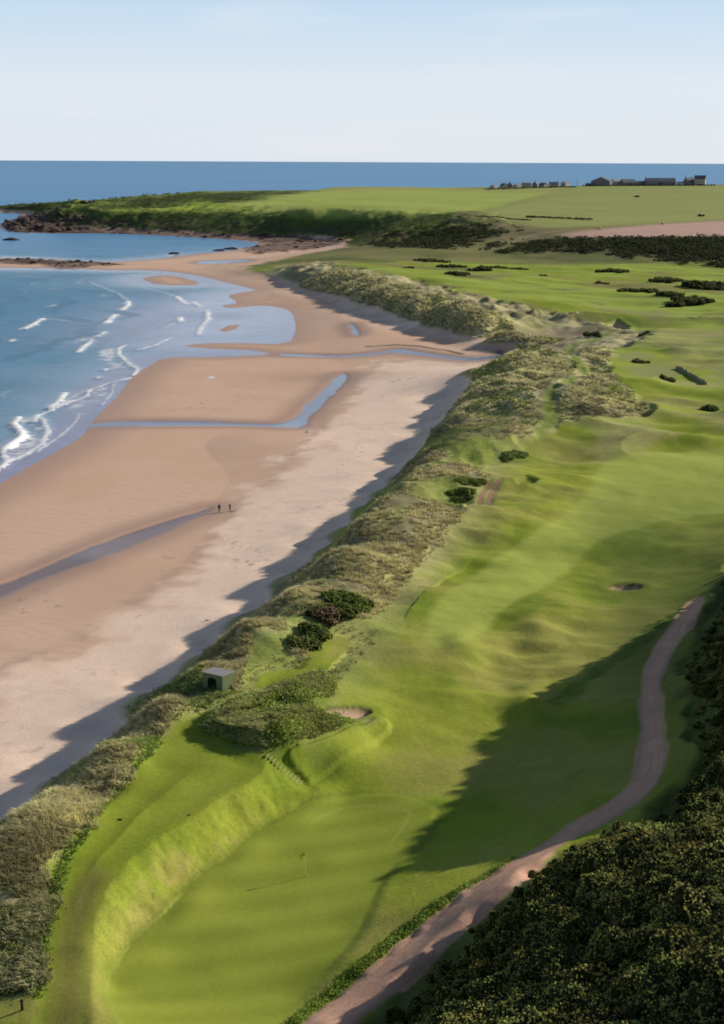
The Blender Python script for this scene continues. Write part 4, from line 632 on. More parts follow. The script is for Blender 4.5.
def leaf_obj(name, parts, mat=None, kind='stuff', parent=None):
    V_, F_, K_ = [], [], []; o_ = 0
    for v, f, k in parts: V_.append(v); F_.append(f+o_); K_.append(k); o_ += len(v)
    o = grid_mesh(name, np.concatenate(V_), np.concatenate(F_), mat or LEAF, np.concatenate(K_), kind=kind, smooth=False)
    if parent: o.parent = parent
    return o
def core_geo(lumps, col, seg=10):
    """dark lumpy inner shell so that a bush is not see-through"""
    vs, fs, o_ = [], [], 0
    for (a, b_, c_, r) in lumps:
        th = np.linspace(0, 2*math.pi, seg, endpoint=False); ph = np.linspace(-.3, math.pi/2, 5)
        T, Pp = np.meshgrid(th, ph); q = r*.78*(1+.1*rng.normal(size=T.shape))
        v = np.stack([a+q*np.cos(Pp)*np.cos(T), b_+q*np.cos(Pp)*np.sin(T), np.maximum(c_+q*np.sin(Pp), -.2)], 2).reshape(-1, 3)
        i = (np.arange(4)[:, None]*seg+np.arange(seg)).ravel(); j = (np.arange(4)[:, None]*seg+(np.arange(seg)+1) % seg).ravel()
        fs.append(np.stack([i, j, j+seg, i+seg], 1)+o_); vs.append(v); o_ += len(v)
    v = np.concatenate(vs); return v, np.concatenate(fs), np.tile(np.asarray(col, float), (len(v), 1))
def bush_thing(name, label, cat, px, py, lumps, n, leaf, dark, lite, group=None, sq=1.0):
    zc = H1(px, py); lumps = np.asarray(lumps, float)
    g = height(px+lumps[:, 0], py+lumps[:, 1])-zc
    lumps = lumps.copy(); lumps[:, 2] += g
    lumps[:, 2] -= g; v, f, k = bush_geo(n, lumps, leaf, dark, lite); v2, f2, k2 = core_geo(lumps, np.asarray(dark)*.6)
    for q in (v, v2): q[:, 2] = q[:, 2]*sq+height(px+q[:, 0], py+q[:, 1])-zc
    o = leaf_obj(name, [(v, f, k), (v2, f2, k2)], kind=None); o.location = (px, py, zc)
    return tag(o, label, cat, group)

# ---- gorse covering the hillside (nobody could count it)
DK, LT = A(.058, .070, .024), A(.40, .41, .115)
protos = []
for i in range(7):
    R = .8+.12*i; lm = rand_lumps(R, R*.85, 7)
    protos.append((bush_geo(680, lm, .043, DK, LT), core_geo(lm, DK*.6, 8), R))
def plant(cands, number, smin, smax, tint=0):
    out = []; pick = rng.choice(cands, min(number, len(cands)), replace=False)
    for j in pick:
        (v, f, k), (v2, f2, k2), R = protos[rng.randint(7)]
        s = smin+(smax-smin)*rng.rand(); a = rng.rand()*6.28; ca, sa = math.cos(a), math.sin(a)
        Rm = np.array([[ca, -sa, 0], [sa, ca, 0], [0, 0, 1]])*s; base = V[j]+np.array([rng.normal()*.2, rng.normal()*.2, -.1*s])
        s *= float(np.clip(.35+(-M['path'][j])/11, .4, 1.15)); Rm = np.array([[ca, -sa, 0], [sa, ca, 0], [0, 0, 1]])*s; br = .55+.75*rng.rand()+.35*float(n_mid[j]); tn = np.array([1+.35*rng.rand()**4, 1+.12*rng.rand(), 1.0])
        out.append((v@Rm.T+base, f, np.clip(k*br*tn, 0, 1))); out.append((v2@Rm.T+base, f2, k2))
    return out
fan = (x/y < .36) & (x/y > -.34)
ga = (M['gorse'] > .35) & (M['path'] < np.where(y > 108, -4.5, -1.7)); gb = (M['gorse2'] > .5) & (M['gorse'] < .35) & (M['path'] < -3.2)
wa = np.nonzero(ga & fan & (y < 125) & (dl > 0))[0]
area_pick = wa[rng.rand(len(wa)) < np.clip((y[wa]/90)**2*.9, .1, 1)]
hill_extra = np.nonzero((x/y > .25) & (x/y < .49) & (y > 95) & (y < 235) & (z > 11.5) & ~ga & (M['path'] < -4))[0]
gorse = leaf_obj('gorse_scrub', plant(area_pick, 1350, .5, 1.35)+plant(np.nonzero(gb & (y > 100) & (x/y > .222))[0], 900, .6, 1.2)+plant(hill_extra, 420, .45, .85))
tag(gorse, 'dense dark gorse scrub covering the slopes beside the gravel path', 'gorse', kind='stuff')

# ---- marram: tufts of long blades over the dunes
def tufts(pos, hgt, nb, dark, lite, width, lean=(-.5, -.25), spread=.3):
    n = len(pos); N = n*nb; p = np.repeat(pos, nb, 0); hh = np.repeat(hgt, nb)*(.6+.6*rng.rand(N)); a = rng.rand(N)*6.283
    r = spread*np.repeat(hgt, nb)*np.sqrt(rng.rand(N)); p = p+np.stack([r*np.cos(a), r*np.sin(a), np.zeros(N)-.06], 1)
    out = np.stack([np.cos(a), np.sin(a)], 1)*(.25+.55*rng.rand(N))[:, None]+np.array(lean)
    side = np.stack([-np.sin(a), np.cos(a), np.zeros(N)], 1)*(width*(.6+.8*rng.rand(N))*np.repeat(hgt, nb))[:, None]
    mid_ = p+np.concatenate([out*.35, np.full((N, 1), .72)], 1)*hh[:, None]; tip = p+np.concatenate([out, np.full((N, 1), .8+.0)], 1)*hh[:, None]
    v = np.stack([p-side, p+side, mid_+side*.75, mid_-side*.75, tip+side*.1, tip-side*.1], 1).reshape(-1, 3)
    b6 = np.arange(N)[:, None]*6; f = np.concatenate([b6+np.array([0, 1, 2, 3]), b6+np.array([3, 2, 4, 5])])
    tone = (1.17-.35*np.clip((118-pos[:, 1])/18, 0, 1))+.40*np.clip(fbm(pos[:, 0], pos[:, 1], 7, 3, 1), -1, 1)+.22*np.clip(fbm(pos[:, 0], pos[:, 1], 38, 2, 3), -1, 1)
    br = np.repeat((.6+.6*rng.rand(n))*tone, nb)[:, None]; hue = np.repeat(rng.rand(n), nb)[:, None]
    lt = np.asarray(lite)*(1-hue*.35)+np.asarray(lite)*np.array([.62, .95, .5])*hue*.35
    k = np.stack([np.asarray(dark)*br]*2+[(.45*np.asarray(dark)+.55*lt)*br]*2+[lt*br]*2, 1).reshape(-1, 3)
    return v, f, k
green_patch = fbm(x, y, 24, 3, 5)+.3*n_mid
inview = (x/y < .30) & (x/y > -.31)
dn = np.nonzero((dune > .6) & (y < 330) & (z > 5) & (n_sm+.6*n_mid > -.42) & (inner_green < .5) & inview & (L['dunetrack'] > 2) & (rng.rand(len(x)) < .6))[0]
pick = rng.choice(dn, min(15000, len(dn)), replace=False)
jit = np.stack([rng.normal(size=len(pick))*.25, rng.normal(size=len(pick))*.25, np.zeros(len(pick))], 1)
pos = V[pick]+jit; pos[:, 2] = height(pos[:, 0], pos[:, 1])
isg = (green_patch[pick] > .5) | ((pos[:, 1] < 108) & (rng.rand(len(pick)) < .55))
hg = np.where(isg, .4, .6)*(.7+.6*rng.rand(len(pick)))
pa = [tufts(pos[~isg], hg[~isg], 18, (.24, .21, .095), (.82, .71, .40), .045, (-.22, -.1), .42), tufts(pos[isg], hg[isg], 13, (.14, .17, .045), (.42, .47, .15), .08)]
df = np.nonzero((dune > .6) & (y >= 330) & (y < 780) & inview & (L['dunetrack'] > 3.2) & ((y < 470) | (seg_dist(x, y, D['crest2'], cull=60) < 15)))[0]
pick = rng.choice(df, min(7500, len(df)), replace=False); pos = V[pick].copy(); isg = green_patch[pick] > .42
hg = np.where(isg, .7, 1.0)*(.7+.6*rng.rand(len(pick)))*np.clip(pos[:, 1]/450, .8, 1.5)
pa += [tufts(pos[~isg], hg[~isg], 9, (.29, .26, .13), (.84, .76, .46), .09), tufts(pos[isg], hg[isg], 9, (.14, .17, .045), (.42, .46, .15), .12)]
tag(leaf_obj('marram_grass', pa), 'long tufted tan dune grass along the ridge above the beach', 'dune grass', kind='stuff')

# ---- ferns and rank grass: the knoll by the bunker, the verge of the path, the edge of the terrace
def low_growth(mask, number, size, hgt, dark, lite, smin=.7):
    ii = np.nonzero(mask)[0]; pk = rng.choice(ii, min(number, len(ii)), replace=False); out = []
    p = V[pk]; n = len(pk); nb = 9
    c = np.repeat(p, nb, 0)+np.stack([rng.normal(size=n*nb)*hgt*.7, rng.normal(size=n*nb)*hgt*.7, np.abs(rng.normal(size=n*nb))*hgt*.55], 1)
    nn = rng.normal(size=(n*nb, 3)); nn[:, 2] = np.abs(nn[:, 2])+.5; nn /= np.linalg.norm(nn, axis=1)[:, None]
    f = np.clip(.3+(c[:, 2]-np.repeat(p[:, 2], nb))/hgt*.5+rng.normal(size=n*nb)*.2+.3*np.repeat(n_sm[pk], nb), 0, 1)[:, None]
    return cards(c, nn, size*(smin+.6*rng.rand(n*nb)), np.asarray(dark)*(1-f)+np.asarray(lite)*f)
bm_ = (M['mound'] > .3) & (M['bunker_a'] < -1.3)
tm = pos
pkm = np.nonzero(bm_ & (fbm(x, y, 4, 3, 1) > -.05))[0]; pkm = rng.choice(pkm, min(1500, len(pkm)), replace=False)
bk = np.nonzero((M['green'] < -.4) & (M['terrace'] < .2) & (w_b > .6) & (y < 140) & (rng.rand(len(x)) < .5))[0]; bk = rng.choice(bk, min(1500, len(bk)), replace=False)
bkt = cover[bk]
def bank_tufts():
    v, f, k = tufts(V[bk], .07+.07*rng.rand(len(bk)), 7, (1, 1, 1), (1, 1, 1), .09, (-.1, -.05), 1.2)
    return v, f, np.clip(np.repeat(bkt, 7*6, 0)*np.minimum(k, 1.6)*1.05, 0, .9)
tag(leaf_obj('bank_grass', [bank_tufts()]), 'longer grass tufts on the bank above the putting green', 'grass', kind='stuff')
tag(leaf_obj('rank_grass', [low_growth(bm_, 3200, .075, .34, (.14, .18, .035), (.44, .52, .12)),
     tufts(V[pkm], .38+.3*rng.rand(len(pkm)), 10, (.22, .21, .07), (.62, .58, .27), .06)]),
    'rank grass and ferns covering the knoll beside the steps', 'rank grass', kind='stuff')
vb = (M['bankveg'] > .1) & (M['path'] < -.15)
tag(leaf_obj('verge_ferns', [low_growth(vb, 2600, .05, .2, (.11, .16, .025), (.36, .48, .08))]), 'bright ferns on the verge of the gravel path', 'ferns', kind='stuff')
ed = (M['bright2'] > -.2) & (M['terrace'] < .2) & (dune < .9) & (y < 165)
ed2 = (dune > .3) & (M['dune'] < 2.2) & (y < 175) & (M['terrace'] < 0) & (x > -45)
lb = (dune > .5) & (y < 104) & (x < -20)
tag(leaf_obj('edge_weeds', [low_growth(ed, 500, .06, .22, (.09, .14, .02), (.30, .42, .08)), low_growth(ed2, 1500, .075, .3, (.11, .13, .045), (.34, .38, .16)),
    low_growth(lb, 2200, .085, .42, (.07, .085, .03), (.27, .29, .12))]),
    'green weeds between the mown terrace and the dune grass', 'weeds', kind='stuff')
# far shrubby slope under the ploughed field
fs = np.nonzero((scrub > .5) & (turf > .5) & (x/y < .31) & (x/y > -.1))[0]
def far_shrubs(ii, number, size, dark, lite):
    pk = rng.choice(ii, min(number, len(ii)), replace=False); n = len(pk); nb = 14
    sc_ = (.6+.8*rng.rand(n))
    c = np.repeat(V[pk], nb, 0)+rng.normal(size=(n*nb, 3))*np.array([1.5, 1.5, .55])*np.repeat(sc_, nb)[:, None]; c[:, 2] += .6
    nn = rng.normal(size=(n*nb, 3)); nn[:, 2] = np.abs(nn[:, 2])+.3; nn /= np.linalg.norm(nn, axis=1)[:, None]
    f = np.clip(.4+rng.normal(size=n*nb)*.3, 0, 1)[:, None]
    return cards(c, nn, size*(.6+.7*rng.rand(n*nb)), np.asarray(dark)*(1-f)+np.asarray(lite)*f)
hd = np.nonzero((headland > .5) & (turf > .5) & (fm_pt := (M['field'] < -4)) & (M['field2'] < -4) & (M['pink'] < -4) & (M['bench'] < 0) & (z < 30) & (x/y < .12) & (n_mid > -.2))[0]
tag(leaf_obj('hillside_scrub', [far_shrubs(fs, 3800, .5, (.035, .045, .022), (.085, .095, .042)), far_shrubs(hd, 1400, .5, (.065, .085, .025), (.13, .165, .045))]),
    'dark scrub on the shaded slopes beyond the links', 'scrub', kind='stuff')

# ---- gorse clumps standing on the far links: things
GD, GL = A(.035, .045, .018), A(.17, .18, .065)
px_m = lambda yy: 1400/(yy*1.0)
clump_labels = ['small dark gorse clump at the left end of the far links clumps', 'flat spreading gorse clump farthest back on the far links', 'long low gorse clump behind the pair on the left fairway',
 'low gorse clump nearest the dunes on the left of the links', 'gorse clump just left of the widest dark pair', 'rounded gorse clump in the middle of the left row', 'gorse clump at the right end of the left row',
 'lone tiny gorse bush between the left row and the right hand clumps', 'small round gorse bush at the left tip of the long diagonal row', 'broad gorse clump with a flat top under the shaded slope', 'broad dark gorse clump right of the flat topped one',
 'big gorse clump cut by the right edge of the picture', 'thin gorse strip at the start of the long diagonal row', 'low gorse clump second along the long diagonal row', 'gorse clump in the middle of the long diagonal row', 'largest gorse clump at the right end of the long diagonal row']
clump_w = [12, 34, 26, 26, 22, 20, 20, 11, 11, 36, 34, 46, 24, 24, 26, 46]; clump_h = [2.2, 2.6, 2.4, 2.6, 3, 3, 3, 2, 3.2, 3.4, 4, 5, 2.6, 3, 3.2, 4.2]
for (px, py), lab, w_, h_ in zip(SP['clumps'], clump_labels, clump_w, clump_h):
    W = 1.3*w_*py/1400; Dp = max(3.0, W*.95); k = int(np.clip(W*Dp/6, 8, 110)); lm = [(0, 0, .3, h_*.5)]
    while len(lm) < k:
        a, q = rng.rand()*6.283, math.sqrt(rng.rand()); nx, ny = W*.45*q*math.cos(a), Dp*.5*q*math.sin(a)+.25*W*.3*math.sin(q*3)
        if min((nx-l[0])**2+(ny-l[1])**2 for l in lm) < 7: lm.append((nx, ny, h_*.22*rng.rand(), h_*(.36+.24*rng.rand())*(1.1-.45*q)))
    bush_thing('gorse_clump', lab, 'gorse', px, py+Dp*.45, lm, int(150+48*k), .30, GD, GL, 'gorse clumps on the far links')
lbl = ['dark scrubby bush at the edge of the fairway behind the upper tee', 'dark bush where the stream gap meets the dune track', 'brown dead looking bush on the bank above the lower tee', 'dark bush on the bank below the lower tee', 'green bush at the right edge beside the fairway', 'dark bush in the hollow left of the dune track']
for (px, py), lab, W, h_, lt in zip(SP['clumpb'], lbl, [7, 7, 9, 6, 5, 8], [1.6, 2.4, 1.5, 1.8, 1.5, 1.2], [GL, GL*1.2, A(.17, .13, .06), A(.12, .11, .045), A(.10, .15, .03), GL]):
    lm = [(rng.uniform(-.5, .5)*W*.8, rng.normal()*W*.12, h_*.3*rng.rand(), h_*(.45+.3*rng.rand())) for i in range(7)]
    bush_thing('scrub_bush', lab, 'bush', px, py, lm, 480, .22, GD*2, lt*1.3, 'scrub bushes around the dune tees', .8)
lbl = ['tall green bush at the top of the thicket between dune and fairway', 'reddish brown bush in the middle of the dune edge thicket', 'dark green bush beside the lower end of the dune edge thicket', 'green leafy bush at the seaward corner of the thicket', 'low trailing dark bush nearest the short dark post',
       'broad dark bush between the tall green bush and the reddish brown bush', 'low green bush on the seaward side of the reddish brown bush', 'small green bush at the fairway edge of the thicket']
for (px, py), lab, R, h_, lt in zip(SP['brush'], lbl, [3.0, 2.6, 2.6, 2.4, 2.2, 2.8, 2.4, 1.8], [2.0, 1.5, 1.4, 1.7, .9, 1.6, 1.3, 1.0], [A(.22, .30, .055), A(.34, .22, .12), A(.16, .21, .045), A(.25, .32, .07), A(.22, .26, .07), A(.15, .20, .045), A(.24, .28, .08), A(.25, .33, .06)]):
    bush_thing('thicket_bush', lab, 'bush', px, py, rand_lumps(R, h_, 12), 1500, .12, A(.045, .06, .018), lt, 'bushes of the thicket at the dune edge', .72)
lbl = ['dark bush left of the twin brown tracks', 'dark bush farther up the slope left of the twin tracks', 'low green bush with a bare scrape beyond the tracks', 'small green bush right of the bare scrape']  # first two bushes are added to stand in for shading on the slope
for (px, py), lab, R, h_, lt in zip(SP['brush2'], lbl, [3.2, 3.0, 2.6, 2.4], [.7, .7, .6, .6], [A(.20, .26, .05)]*2+[A(.22, .28, .06)]*2):
    bush_thing('slope_bush', lab, 'bush', px, py, rand_lumps(R, h_, 8), 900, .13, A(.11, .15, .03), lt, 'bushes near the twin tracks', .3)

# ---- green timber shelter with an arched opening
GREENW = simple_mat('green_boarding', (.150, .190, .092), .75, .18, 14, .2, .15)
FELT = simple_mat('roof_felt', (.26, .25, .26), .9, .15, 20)
DARKM = simple_mat('dark_inside', (.012, .012, .010), .9)  # near-black colour stands in for shade inside the shelter and the hole
TRIM = simple_mat('green_trim', (.18, .225, .11), .7, .1, 14)
fl, fr, rb = [np.array(p) for p in SP['hut']]
ang = math.radians(-30); wv = np.array([math.cos(ang), math.sin(ang)]); bv = np.array([-wv[1], wv[0]])
hw, hd_, hh = 2.75, 2.1, 2.15
org = np.array(fr)-wv*hw; ctr = org+wv*hw/2+bv*hd_/2
hz_ = min(H1(*p) for p in (org, fr, org+bv*hd_, fr+bv*hd_))-.03
t = thing('timber_shelter', 'small dark green timber shelter with arched dark opening above the beach', 'shelter', (ctr[0], ctr[1], hz_), ang)
# walls: local x along the front, front at y=-hd/2
bm = bmesh.new(); th = .09; dw, dh, dx = 1.25, 1.72, -.12
arch = [(dx-dw/2, -.0), (dx-dw/2, dh-.38)]+[(dx-dw/2*math.cos(q), dh-.38+.38*math.sin(q)) for q in np.linspace(.25, math.pi-.25, 7)]+[(dx+dw/2, dh-.38), (dx+dw/2, 0)]
out_ = [(-hw/2, 0)]+arch+[(hw/2, 0), (hw/2, hh), (-hw/2, hh)]
add_poly_prism(bm, [(a, -hd_/2, c_) for a, c_ in out_], (0, th, 0))
obj('front_wall', bm, GREENW, t)
bm = bmesh.new()
for s_ in (-1, 1):
    add_poly_prism(bm, [(s_*(hw/2-th*.5)-th/2, -hd_/2+th, 0), (s_*(hw/2-th*.5)-th/2, hd_/2, 0), (s_*(hw/2-th*.5)-th/2, hd_/2, hh-.12), (s_*(hw/2-th*.5)-th/2, -hd_/2+th, hh)], (th, 0, 0))
add_box(bm, (0, hd_/2-th/2, (hh-.12)/2), (hw-2*th-.004, th, hh-.13))
obj('side_wall', bm, GREENW, t)
for i in range(7):
    bm = bmesh.new(); add_box(bm, (hw/2+.012, -hd_/2+.2+i*(hd_-.3)/6, hh*.47), (.02, .05, hh*.9)); obj('cover_batten', bm, TRIM, t)
bm = bmesh.new(); add_box(bm, (0, 0, .02), (hw-2*th-.02, hd_-2*th-.02, .04)); obj('floor_board', bm, DARKM, t)
bm = bmesh.new(); add_box(bm, (0, hd_/2-th-.35, .45), (hw-.3, .4, .06)); add_box(bm, (0, hd_/2-th-.2, .22), (hw-.5, .06, .4)); obj('bench_seat', bm, DARKM, t)
for q in (-1, 1):
    bm = bmesh.new(); add_box(bm, (q*(hw/2-.06), -hd_/2-.012, hh/2), (.10, .02, hh-.02)); obj('corner_trim', bm, TRIM, t)
bm = bmesh.new(); add_poly_prism(bm, [(-hw/2-.12, -hd_/2-.16, hh+.01), (-hw/2-.12, hd_/2+.12, hh-.135), (-hw/2-.12, hd_/2+.12, hh-.055), (-hw/2-.12, -hd_/2-.16, hh+.10)], (hw+.24, 0, 0))
rf = obj('roof', bm, FELT, t)
bm = bmesh.new(); add_box(bm, (0, -hd_/2-.175, hh+.045), (hw+.26, .025, .13)); obj('fascia', bm, TRIM, rf)

# ---- flagstick in the hole
fx, fy = SP['flag'][0]; fz = H1(fx, fy)
t = thing('golf_flagstick', 'thin pale flagstick with a small yellow flag standing in the putting green', 'golf flag', (fx, fy, fz))
bm = bmesh.new(); add_tube(bm, (0, 0, -.1), (0, 0, 2.42), .028, .022, 10); obj('pole', bm, simple_mat('pole_paint', (.80, .80, .62), .5, .05), t)
bm = bmesh.new(); n_ = 8
rows = []
for i in range(n_+1):
    s_ = i/n_; yy = .07*math.sin(s_*5); drop = .12*s_*s_
    rows.append([bm.verts.new((-.02-.52*s_, yy*.8-.02-.08*s_, 2.42-drop)), bm.verts.new((-.02-.46*s_, yy-.02-.08*s_, 2.21-drop*1.5)), bm.verts.new((-.02-.52*s_, yy*.9-.02-.08*s_, 2.02-drop*1.9))])
for i in range(n_):
    for j in range(2): bm.faces.new((rows[i][j], rows[i+1][j], rows[i+1][j+1], rows[i][j+1]))
obj('flag', bm, simple_mat('yellow_cloth', (.88, .72, .03), .8, .1), t, True)
bm = bmesh.new(); bmesh.ops.create_circle(bm, cap_ends=True, segments=20, radius=.085, matrix=Matrix.Translation((0, 0, .008))); obj('hole', bm, DARKM, t)  # flat disc, the inner shade of the hole painted near-black

# ---- timber steps down the bank
(s0x, s0y), (s1x, s1y) = SP['steps']; ns = 11
WOOD = simple_mat('weathered_wood', (.36, .33, .19), .85, .25, 12, .1)
EARTH = simple_mat('trodden_earth', (.10, .105, .035), .95, .25, 5)
z0_, z1_ = H1(s0x, s0y), H1(s1x, s1y)
t = thing('garden_steps', 'flight of timber edged steps cut into the grass bank below the knoll', 'steps', (s0x, s0y, z0_))
dv = np.array([s1x-s0x, s1y-s0y]); dv /= np.linalg.norm(dv); rz_ = math.atan2(dv[1], dv[0])
Ls = math.hypot(s1x-s0x, s1y-s0y)
for i in range(ns):
    f = (i+.5)/ns; qx, qy = s0x+(s1x-s0x)*f, s0y+(s1y-s0y)*f; gz = H1(qx, qy)-z0_
    bm = bmesh.new(); add_box(bm, (qx-s0x, qy-s0y, gz+.045), (.07, 1.05, .13), rz_, .01); r_ = obj('riser', bm, WOOD, t)
    bm = bmesh.new(); add_box(bm, (qx-s0x-dv[0]*Ls/ns*.5, qy-s0y-dv[1]*Ls/ns*.5, gz-.035), (Ls/ns-.08, .98, .18), rz_); obj('tread', bm, EARTH, r_)

# ---- posts, clods and other small things
SILVER = simple_mat('pale_wood', (.48, .36, .28), .85, .2, 12)
DARKP = simple_mat('dark_post', (.03, .028, .025), .8)
for (px, py), lab, tilt, hp in zip(SP['posts'], ['left and taller of two short pale wooden posts at the terrace edge', 'right and shorter of two short pale wooden posts at the terrace edge'], (.18, -.12), (1.0, .85)):
    bm = bmesh.new(); add_tube(bm, (0, 0, -.1), (0, 0, hp), .085, .075, 12); bmesh.ops.create_cone(bm, cap_ends=True, segments=12, radius1=.075, radius2=.03, depth=.06, matrix=Matrix.Translation((0, 0, hp+.03)))
    o = obj('wooden_post', bm, SILVER); o.location = (px, py, H1(px, py)); o.rotation_euler = (0, tilt, 0); tag(o, lab, 'post', 'pale posts at the terrace edge')
for (px, py), lab, hp in zip([SP['post'][0], SP['post2'][0]], ['short dark post standing on the mown strip below the thicket', 'dark round headed post in the weeds at the bottom left corner'], (.5, .75)):
    bm = bmesh.new(); add_tube(bm, (0, 0, -.1), (0, 0, hp), .11, .10, 12); bmesh.ops.create_uvsphere(bm, u_segments=12, v_segments=8, radius=.14, matrix=Matrix.Translation((0, 0, hp)))
    o = obj('marker_post', bm, DARKP, None, True); o.location = (px, py, H1(px, py)); tag(o, lab, 'post')
def rock_mesh(name, size, mat, seed, sub=3):
    r_ = random.Random(seed); bm = bmesh.new(); bmesh.ops.create_icosphere(bm, subdivisions=sub, radius=1)
    offs = [(Vector((r_.uniform(-1, 1), r_.uniform(-1, 1), r_.uniform(-1, 1))).normalized(), r_.uniform(.55, .95)) for _ in range(9)]
    for v_ in bm.verts:
        for n_, d_ in offs:
            k_ = v_.co.dot(n_)
            if k_ > d_: v_.co -= n_*(k_-d_)
        v_.co += v_.co.normalized()*r_.uniform(-.03, .03)
        v_.co = Vector((v_.co.x*size[0], v_.co.y*size[1], v_.co.z*size[2]))
    return obj(name, bm, mat)
TURFCLOD = simple_mat('dark_turf', (.045, .055, .018), .95, .4, 30)
for i, ((px, py), lab) in enumerate(zip(SP['clods'], ['dark flat clod of turf lying on the mown terrace', 'smaller dark clod of turf near the edge of the terrace bank'])):
    s_ = (.24, .15, .12)[i] if i else .26
    o = rock_mesh('turf_clod', (.30-.12*i, .16-.04*i, .10-.02*i), TURFCLOD, 11+i); o.location = (px, py, H1(px, py)+.03); tag(o, lab, 'turf clod')
PALE = simple_mat('pale_stone', (.62, .58, .55), .8)
BLACKR = simple_mat('weed_covered_rock', (.055, .040, .032), .7, .45, 1.2, .2, .3)
BROWNR = simple_mat('brown_shore_rock', (.085, .060, .048), .8, .4, .8, .15, .3)
px, py = SP['rock'][0]; o = rock_mesh('stone', (.55, .4, .45), PALE, 5); o.location = (px, py, H1(px, py)+.15); tag(o, 'pale stone at the lower end of the blue channel on the sand', 'stone')
DRIFT = simple_mat('driftwood', (.66, .61, .56), .85, .2, 6)
px, py = SP['drift'][0]; bm = bmesh.new(); add_tube(bm, (-.45, -.1, .08), (.2, .05, .12), .09, .10, 9); add_tube(bm, (.2, .05, .12), (.55, .3, .14), .10, .05, 9)
o = obj('driftwood', bm, DRIFT, None, True); o.location = (px, py, H1(px, py)); tag(o, 'pale piece of driftwood on the dry sand', 'driftwood')
px, py = SP['gulls'][0]; bm = bmesh.new(); vs = []
for i in range(28):
    a = i/28*6.283; r = 1+.35*rng.normal(); qx, qy = px+1.25*r*math.cos(a), py+2.6*r*math.sin(a); vs.append(bm.verts.new((qx, qy, H1(qx, qy)+.03)))
c_ = bm.verts.new((px, py, H1(px, py)+.12))
for i in range(28): bm.faces.new((c_, vs[i], vs[(i+1) % 28]))
tag(obj('foam_patch', bm, simple_mat('dry_foam', (.72, .70, .69), .9, .1, 3)), 'small white patch left on the brown sand below the pools', 'foam')

# ---- rough wall running down beside the lower tee
WALLM = simple_mat('lichened_stone', (.26, .26, .15), .95, .35, 1.5, .1, .5)
wp = [np.array(p) for p in SP['wall']]; bm = bmesh.new(); prev = None; secs = []
for i in range(len(wp)-1):
    for k in range(12):
        f = k/12; q = wp[i]*(1-f)+wp[i+1]*f; dr = wp[i+1]-wp[i]; dr /= np.linalg.norm(dr); nrm_ = np.array([-dr[1], dr[0]])
        gz = H1(*q); ht = 1.15+random.uniform(-.3, .3); hw_ = .6; sec = []
        for c_, hf in ((1.0, -.15), (.85, .45), (.6, .85), (.1, 1.0), (-.4, .9), (-.8, .5), (-1.0, -.15)):
            off_ = hw_*c_+random.uniform(-.12, .12); al = random.uniform(-.18, .18)
            sec.append(bm.verts.new((*(q+nrm_*off_+dr*al), gz+ht*hf+random.uniform(-.12, .12))))
        secs.append(sec)
for a, b_ in zip(secs, secs[1:]):
    for j in range(6): bm.faces.new((a[j], a[j+1], b_[j+1], b_[j]))
bm.faces.new(secs[0]); bm.faces.new(secs[-1][::-1]); bmesh.ops.recalc_face_normals(bm, faces=bm.faces)
tag(obj('stone_wall', bm, WALLM), 'low rough grey green wall sloping down right of the lower tee', 'wall')

# ---- twin worn tracks climbing the slope, laid as thin sheets on the ground
TRACKM = simple_mat('red_brown_earth', (.33, .205, .115), .95, .18, 2)
def ribbon(name, pts, half, mat, lift=.05):
    pts = np.array(pts); fine = []
    for a, b_ in zip(pts, pts[1:]):
        for k in range(6): fine.append(a+(b_-a)*k/6)
    fine.append(pts[-1]); fine = np.array(fine); fine[1:-1] = (fine[:-2]+2*fine[1:-1]+fine[2:])/4
    tn = np.gradient(fine, axis=0); tn /= np.linalg.norm(tn, axis=1)[:, None]; nr_ = np.stack([-tn[:, 1], tn[:, 0]], 1)
    vs = []
    for q in (-1, -.33, .33, 1):
        c = fine+nr_*half*q*(1+.12*np.sin(np.arange(len(fine))*1.3+q))[:, None]; vs.append(np.concatenate([c, (height(c[:, 0], c[:, 1])+lift-.02*abs(q))[:, None]], 1))
    n = len(fine); v = np.concatenate(vs); i = np.arange(n-1)
    f = np.concatenate([np.stack([i+q*n, i+1+q*n, i+1+(q+1)*n, i+(q+1)*n], 1) for q in range(3)])
    return grid_mesh(name, v, f, mat)
for t_ in ('rut_a', 'rut_b'): ribbon('worn_track', LN[t_], (.42 if t_ == 'rut_a' else .52), TRACKM)

